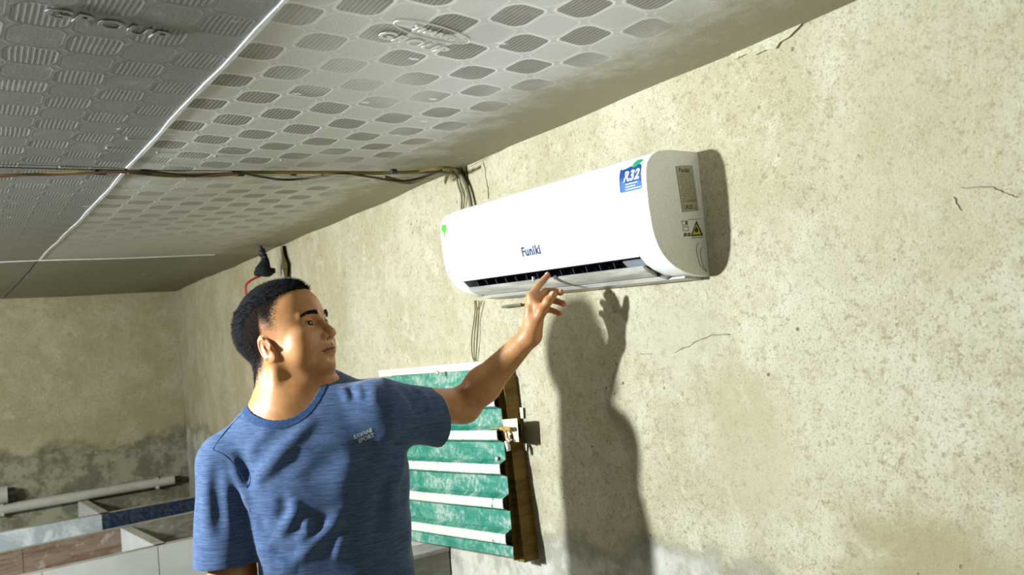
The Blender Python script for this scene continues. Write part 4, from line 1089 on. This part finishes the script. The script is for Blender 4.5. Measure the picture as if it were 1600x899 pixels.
for i in idx:
    p_ = co[i].astype(float); q_ = tohead(p_[None])[0]; hl = hairline(q_[None])[0]
    n_ = nrm(q_ - np.array([-.9, 0, 3.0]))
    if q_[0] > 2: dv = n_ * .28 + np.array([.8, -.15, .15])
    elif q_[2] > 8.5: dv = n_ * .3 + np.array([.9, -.25, .1])
    else: dv = n_ * .75 + np.array([-.2, 0, -.5])
    dv = dv + rng.normal(0, .16, 3); ln = (.9 if q_[2] > 8 else .75) * rng.uniform(.6, 1.3)
    strand(bm, p_ - HR @ n_ * .0025, HR @ dv, ln * HS * 1.1, .00045)
adopt(tag(obj('hair_strands', bm, m_hair, None), kind='stuff'))
# short stubble hairs of the faded sides and nape
bm = bmesh.new(); skc = np.empty(len(skin.data.vertices) * 3, np.float32); skin.data.vertices.foreach_get('co', skc); skc = skc.reshape(-1, 3).astype(float)
fv = fade_fn(skc); cand = np.nonzero(fv > .25)[0]
for i in rng.choice(cand, 10000):
    if rng.random() > fv[i] ** 1.2: continue
    q_ = tohead(skc[i][None])[0]; n_ = nrm(q_ - np.array([-.9, 0, 1.0]))
    dv = n_ * .7 + np.array([-.5, 0, -.6]) + rng.normal(0, .15, 3); strand(bm, skc[i], HR @ dv, HS * (.28 + .40 * fv[i] * (q_[0] < -5)), .00032)
adopt(tag(obj('short_hair', bm, m_hair, None), kind='stuff'))
# nails
m_nail, b = mat('finger nail', .3, .5); b.inputs['Base Color'].default_value = (.66, .42, .32, 1)
def nail(c_, dr, out, wd, ln):
    dr = nrm(dr); out = nrm(np.asarray(out) - dr * (np.asarray(out) @ dr)); sd = np.cross(dr, out); M_ = Matrix.Identity(4)
    for r_ in range(3): M_[r_][0] = sd[r_]; M_[r_][1] = dr[r_]; M_[r_][2] = out[r_]; M_[r_][3] = c_[r_]
    bm = bmesh.new(); bmesh.ops.create_uvsphere(bm, u_segments=16, v_segments=8, radius=1, matrix=M_ @ Matrix.Diagonal((wd, ln, .0016, 1))); adopt(obj('finger_nail', bm, m_nail, None, 80))
tocam = nrm(CAM - thumb[3]); td = thumb[3] - thumb[2]
upl = nrm(-Rm[:, 1] * .75 - Rm[:, 0] * .65 + tocam * .75)
nail(thumb[3] - nrm(td) * .002 + nrm(upl - nrm(td) * (upl @ nrm(td))) * .0084, td, upl, .0058, .0072)
for (a, b_, c_, e_, r_) in fingers:
    dr = e_ - c_; out = np.array([0, 0, 1.0]) * .8 - nrm(LW - HJ[1]) * .3; out = nrm(out - nrm(dr) * (out @ nrm(dr)))
    nail(e_ - nrm(dr) * .001 + out * (r_[3] - .0004), dr, out, r_[3] * .62, .0055)

# ---- shirt
shirt_tab = (np.array([0.74, 0.82, 0.90, 1.0, 1.10, 1.20, 1.28, 1.35, 1.40, 1.45]), np.array([.190, .186, .180, .175, .178, .184, .178, .150, .09, .03]),
             np.array([.135, .135, .130, .125, .122, .120, .112, .088, .055, .02]), np.array([0, 0, 0.0, 0, 0, 0, -.008, -.018, -.03, -.03]), np.array([0, 0, 0, 0, 0, 0, 0, -.004, -.01, -.02]))
sleeve_r0 = RS; sleeve_r1 = P(354, 880, 1.90)
sl_ax = nrm(P(679, 651, 1.895) - LS)
SLE = P(677, 652, 1.90)
def Fp(u, v): return surf(shirt_base, CAM + ray(u, v) * 1.4, ray(u, v), 0, .8, 120)
def shirt_base(p):
    d = torso_sdf(p, shirt_tab)
    d = smin(d, seg(p, NB + np.array([0, 0, -.012]), RS + np.array([0, 0, .006]), .066, .060), .04)
    d = smin(d, seg(p, NB + np.array([0, 0, -.006]), LS, .064, .060), .04)
    d = smin(d, seg(p, RS, sleeve_r1 + np.array([0, 0, -.03]), .068, .073), .022)
    d = smin(d, seg(p, LS, SLE + sl_ax * .05, .064, .069), .035)
    return d
FOLDS = []
def fold(pts, amp, wd):
    q_ = [Fp(*t) for t in pts]
    FOLDS.append((q_, amp * (.0011 if amp > 0 else .0009), wd * .0015))
def shirt_out(p):
    d = shirt_base(p)
    for (q_, am, wd) in FOLDS:
        dm = None; n_ = len(q_) - 1
        cen = np.mean(q_, 0); rad = max(np.linalg.norm(t - cen) for t in q_) + 2.8 * wd
        sel = ((p - cen) ** 2).sum(1) < rad * rad
        if not sel.any(): continue
        pp_ = p[sel]; L_ = [0]; 
        for k in range(n_):
            a, b_ = q_[k], q_[k + 1]; ab = b_ - a; t = np.clip(((pp_ - a) @ ab) / (ab @ ab), 0, 1); x = pp_ - a - t[:, None] * ab
            dd = np.sqrt((x * x).sum(1)); s = (k + t) / n_
            if dm is None: dm, sm = dd, s
            else:
                bt = dd < dm; sm = np.where(bt, s, sm); dm = np.minimum(dm, dd)
        tp = np.clip(np.minimum(sm, 1 - sm) * 3.5, 0.12, 1)
        d[sel] -= am * tp * np.exp(-(dm / wd) ** 2)
    # gentle cloth unevenness
    d += .0016 * np.sin(p @ np.array([38, 22, -30.])) * np.sin(p @ np.array([12, -25, 34.]) + 1)
    return d
neck_a = NB + np.array([0, 0, -.10]) + tn * 0.00; neck_b = NB + np.array([0, 0, .15]) - tn * .01
nax = nrm(hw(-2.6, 0, -4.2) - NB + tn * .03); NO = NB + tn * .006
def neck_cut(p):
    q_ = p - (NB + nax * .038 + tn * .012)
    return np.sqrt((q_ * q_).sum(1)) - .088
def shirt(p):
    d = shirt_out(p); sh_ = np.maximum(d, -(d + .006))
    sh_ = np.maximum(sh_, -neck_cut(p))
    sh_ = np.maximum(sh_, .775 - p[:, 2])                                     # hem
    cl = (p - SLE) @ nrm(sl_ax + np.array([0, 0, .30])); nl = ((p - SLE) ** 2).sum(1) < .02
    sh_ = np.where(nl, np.maximum(sh_, cl), sh_)
    cr_ = (p - sleeve_r1) @ nrm(np.array([0, 0, -1.0]) + tn * .05); nr = (((p - sleeve_r1) @ tl) < .075) & (((p - sleeve_r1) ** 2).sum(1) < .015)
    sh_ = np.where(nr, np.maximum(sh_, cr_), sh_)
    return sh_
# folds are (u, v) landmarks dropped onto the cloth, then used as 3D curves
for pts, am, wd in [
    ([(500, 648), (470, 676), (436, 712), (408, 745), (396, 764)], 9, 10), ([(480, 700), (452, 730), (424, 752)], -3, 13),
    ([(430, 668), (402, 690), (386, 716)], 5, 9), ([(372, 700), (384, 735), (392, 770)], -4, 9),
    ([(455, 778), (463, 796), (452, 818), (430, 842)], 9, 8), ([(438, 772), (446, 796), (432, 815)], -6, 9),
    ([(478, 806), (482, 832), (462, 850)], 7, 8), ([(536, 794), (520, 822), (488, 853), (450, 884)], 9, 9),
    ([(505, 800), (498, 826), (480, 838)], -4, 9), ([(538, 832), (532, 852), (524, 880)], 6, 9),
    ([(420, 850), (446, 862), (480, 866)], -6, 9), ([(400, 850), (426, 882), (470, 892)], 6, 10), ([(402, 800), (410, 830), (440, 850)], -5, 10),
    ([(533, 604), (540, 616), (546, 630)], 5, 6), ([(555, 598), (562, 612), (566, 628)], 5, 6), ([(544, 603), (553, 625)], -1.5, 6), ([(575, 592), (584, 612), (586, 640)], 4, 8),
    ([(336, 715), (338, 760), (342, 800), (344, 850)], -8, 9), ([(360, 712), (372, 742), (384, 772), (390, 800)], 7, 8), ([(366, 752), (372, 790), (378, 835)], -6, 8), ([(322, 740), (322, 790), (326, 850)], 4, 10),
    ([(616, 600), (640, 622), (650, 650)], -5, 8), ([(640, 602), (664, 622), (676, 650)], 4, 7), ([(625, 650), (600, 690), (590, 730)], 5, 13), ([(632, 700), (614, 760), (612, 840)], 5, 11), ([(600, 740), (590, 800), (585, 870)], -4, 12),
    ([(560, 700), (540, 740), (520, 790)], 3.5, 16), ([(470, 760), (500, 730), (540, 700)], -3, 14)]:
    fold(pts, am, wd)
m_shirt, b = mat('blue heather jersey', .85, .15)
b.inputs['Sheen Weight'].default_value = .25; b.inputs['Sheen Roughness'].default_value = .4
p = coords(); n = noise(mapv(p, (22, 22, 420)), 1.0, 4, .75, .3); n2 = noise(mapv(p, (60, 60, 900)), 1, 2, .6)
c = mix(ss(n, .36, .64), (0.030, 0.060, 0.132), (0.076, 0.118, 0.215)); c = mix(ss(n2, .52, .7) * .5, c, (0.12, 0.18, 0.31)); setc(b, c)
bump(b, n2 * .6 + n * .4, .25, .0012)
lo_s = np.array([0.05, 1.25, .74]); hi_s = np.array([1.10, 2.25, 1.60])
shirt_o = adopt(sdf_obj('t_shirt', shirt, lo_s, hi_s, 0.0024, m_shirt)); shirt_o['label'] = 'blue heather short-sleeved t-shirt'
m_coll, b = mat('collar rib', .85, .15); p = coords(); n = noise(p, 300, 2); setc(b, mix(ss(n, .4, .6), (0.022, 0.05, 0.12), (0.04, 0.08, 0.17)))
def collar(p):
    d = shirt_out(p) - .0012; c_ = neck_cut(p)
    return np.maximum(np.maximum(d, -(d + .0065)), np.abs(c_ - .005) - .0075)
adopt(sdf_obj('collar', collar, NB - .16, NB + .16, 0.002, m_coll))
# seams: thin raised stitching lines laid on the cloth
m_seam = flat('seam thread', (0.012, 0.03, 0.07), .8, .1)
def seam(pts, r=.0011):
    q_ = [surf(shirt_out, CAM + ray(*t) * 1.4, ray(*t), 0, .8, 120) for t in pts]; bm = bmesh.new(); tube(bm, spline(q_, 6), r, 5); adopt(obj('seam', bm, m_seam, None, 60), shirt_o)
seam([(385, 641), (362, 664), (345, 684), (333, 702)]); seam([(333, 703), (352, 712), (372, 734), (386, 762), (391, 800)], .0009)
# chest lettering
m_print = flat('grey print', (0.50, 0.52, 0.50), .6, .2)
cq = surf(shirt_out, CAM + ray(568, 682) * 1.4, ray(568, 682), 0, .8, 120); c1_ = surf(shirt_out, CAM + ray(582, 675) * 1.4, ray(582, 675), 0, .8, 120); c2_ = surf(shirt_out, CAM + ray(554, 687) * 1.4, ray(554, 687), 0, .8, 120)
exs = nrm(c1_ - c2_); nn_ = nrm(-ray(568, 682)); eys = nrm(np.cross(nn_, exs))
def cloth_conf(q):
    s = surf(shirt_out, q + nn_ * .03, -nn_, 0, .08, 60); return s + nn_ * .0008
for t_, o_ in (('SAVANI', .0052), ('SPORT', -.0062)):
    o = place_text('chest_lettering', t_, .0118, cq + eys * o_ + exs * (0 if o_ > 0 else .003), exs, eys, m_print, None, 0.0, 0.15, .0003, cloth_conf); adopt(o, shirt_o)

# ---- trousers and shoes (below the frame, so the man stands on the floor)
m_tr = flat('dark trousers', (0.03, 0.032, 0.04), .85, .15, var=.2, scale=80); m_shoe = flat('dark sandals', (0.02, 0.016, 0.014), .5, .3)
HL = PEL + tl * .09; HRt = PEL - tl * .09
FT = [np.array([HRt[0], HRt[1], 0]) - tl * .03 + tn * .02, np.array([HL[0], HL[1], 0]) + tl * .03 + tn * .05]
def trousers(p):
    d = ell(p, PEL + [0, 0, -.01], (.155, .155, .13))
    x = (p - PEL) @ tl; y = (p - PEL) @ tn; k = np.sqrt((x / .155) ** 2 + (y / .115) ** 2) - 1; d = np.maximum(k * .115, np.abs(p[:, 2] - .91) - .12)
    for h_, f_ in ((HRt, FT[0]), (HL, FT[1])):
        kn = (h_ + f_) / 2 + tn * .02; kn[2] = .50; an = f_ + np.array([0, 0, .085]) - tn * .02
        d = smin(d, seg(p, h_ + [0, 0, -.08], kn, .086, .064), .03); d = smin(d, seg(p, kn, an, .063, .050), .02)
    return np.maximum(d + .002 * np.sin(p[:, 2] * 60) * np.sin(p[:, 0] * 40), .06 - p[:, 2])
adopt(sdf_obj('trousers', trousers, PEL - [.35, .35, .93], PEL + [.35, .35, .16], 0.006, m_tr))
for f_ in FT:
    def shoe(p, f_=f_):
        x = (p - f_) @ tl; y = (p - f_) @ tn; z = p[:, 2]
        d = smin(seg(p, f_ + [0, 0, .045] - tn * .06, f_ + [0, 0, .035] + tn * .14, .044, .036), seg(p, f_ - tn * .05 + [0, 0, .05], f_ - tn * .02 + [0, 0, .10], .045, .042), .02)
        return np.maximum(d, .001 - z)
    adopt(sdf_obj('shoe', shoe, f_ - [.3, .3, .02], f_ + [.3, .3, .2], 0.005, m_shoe))
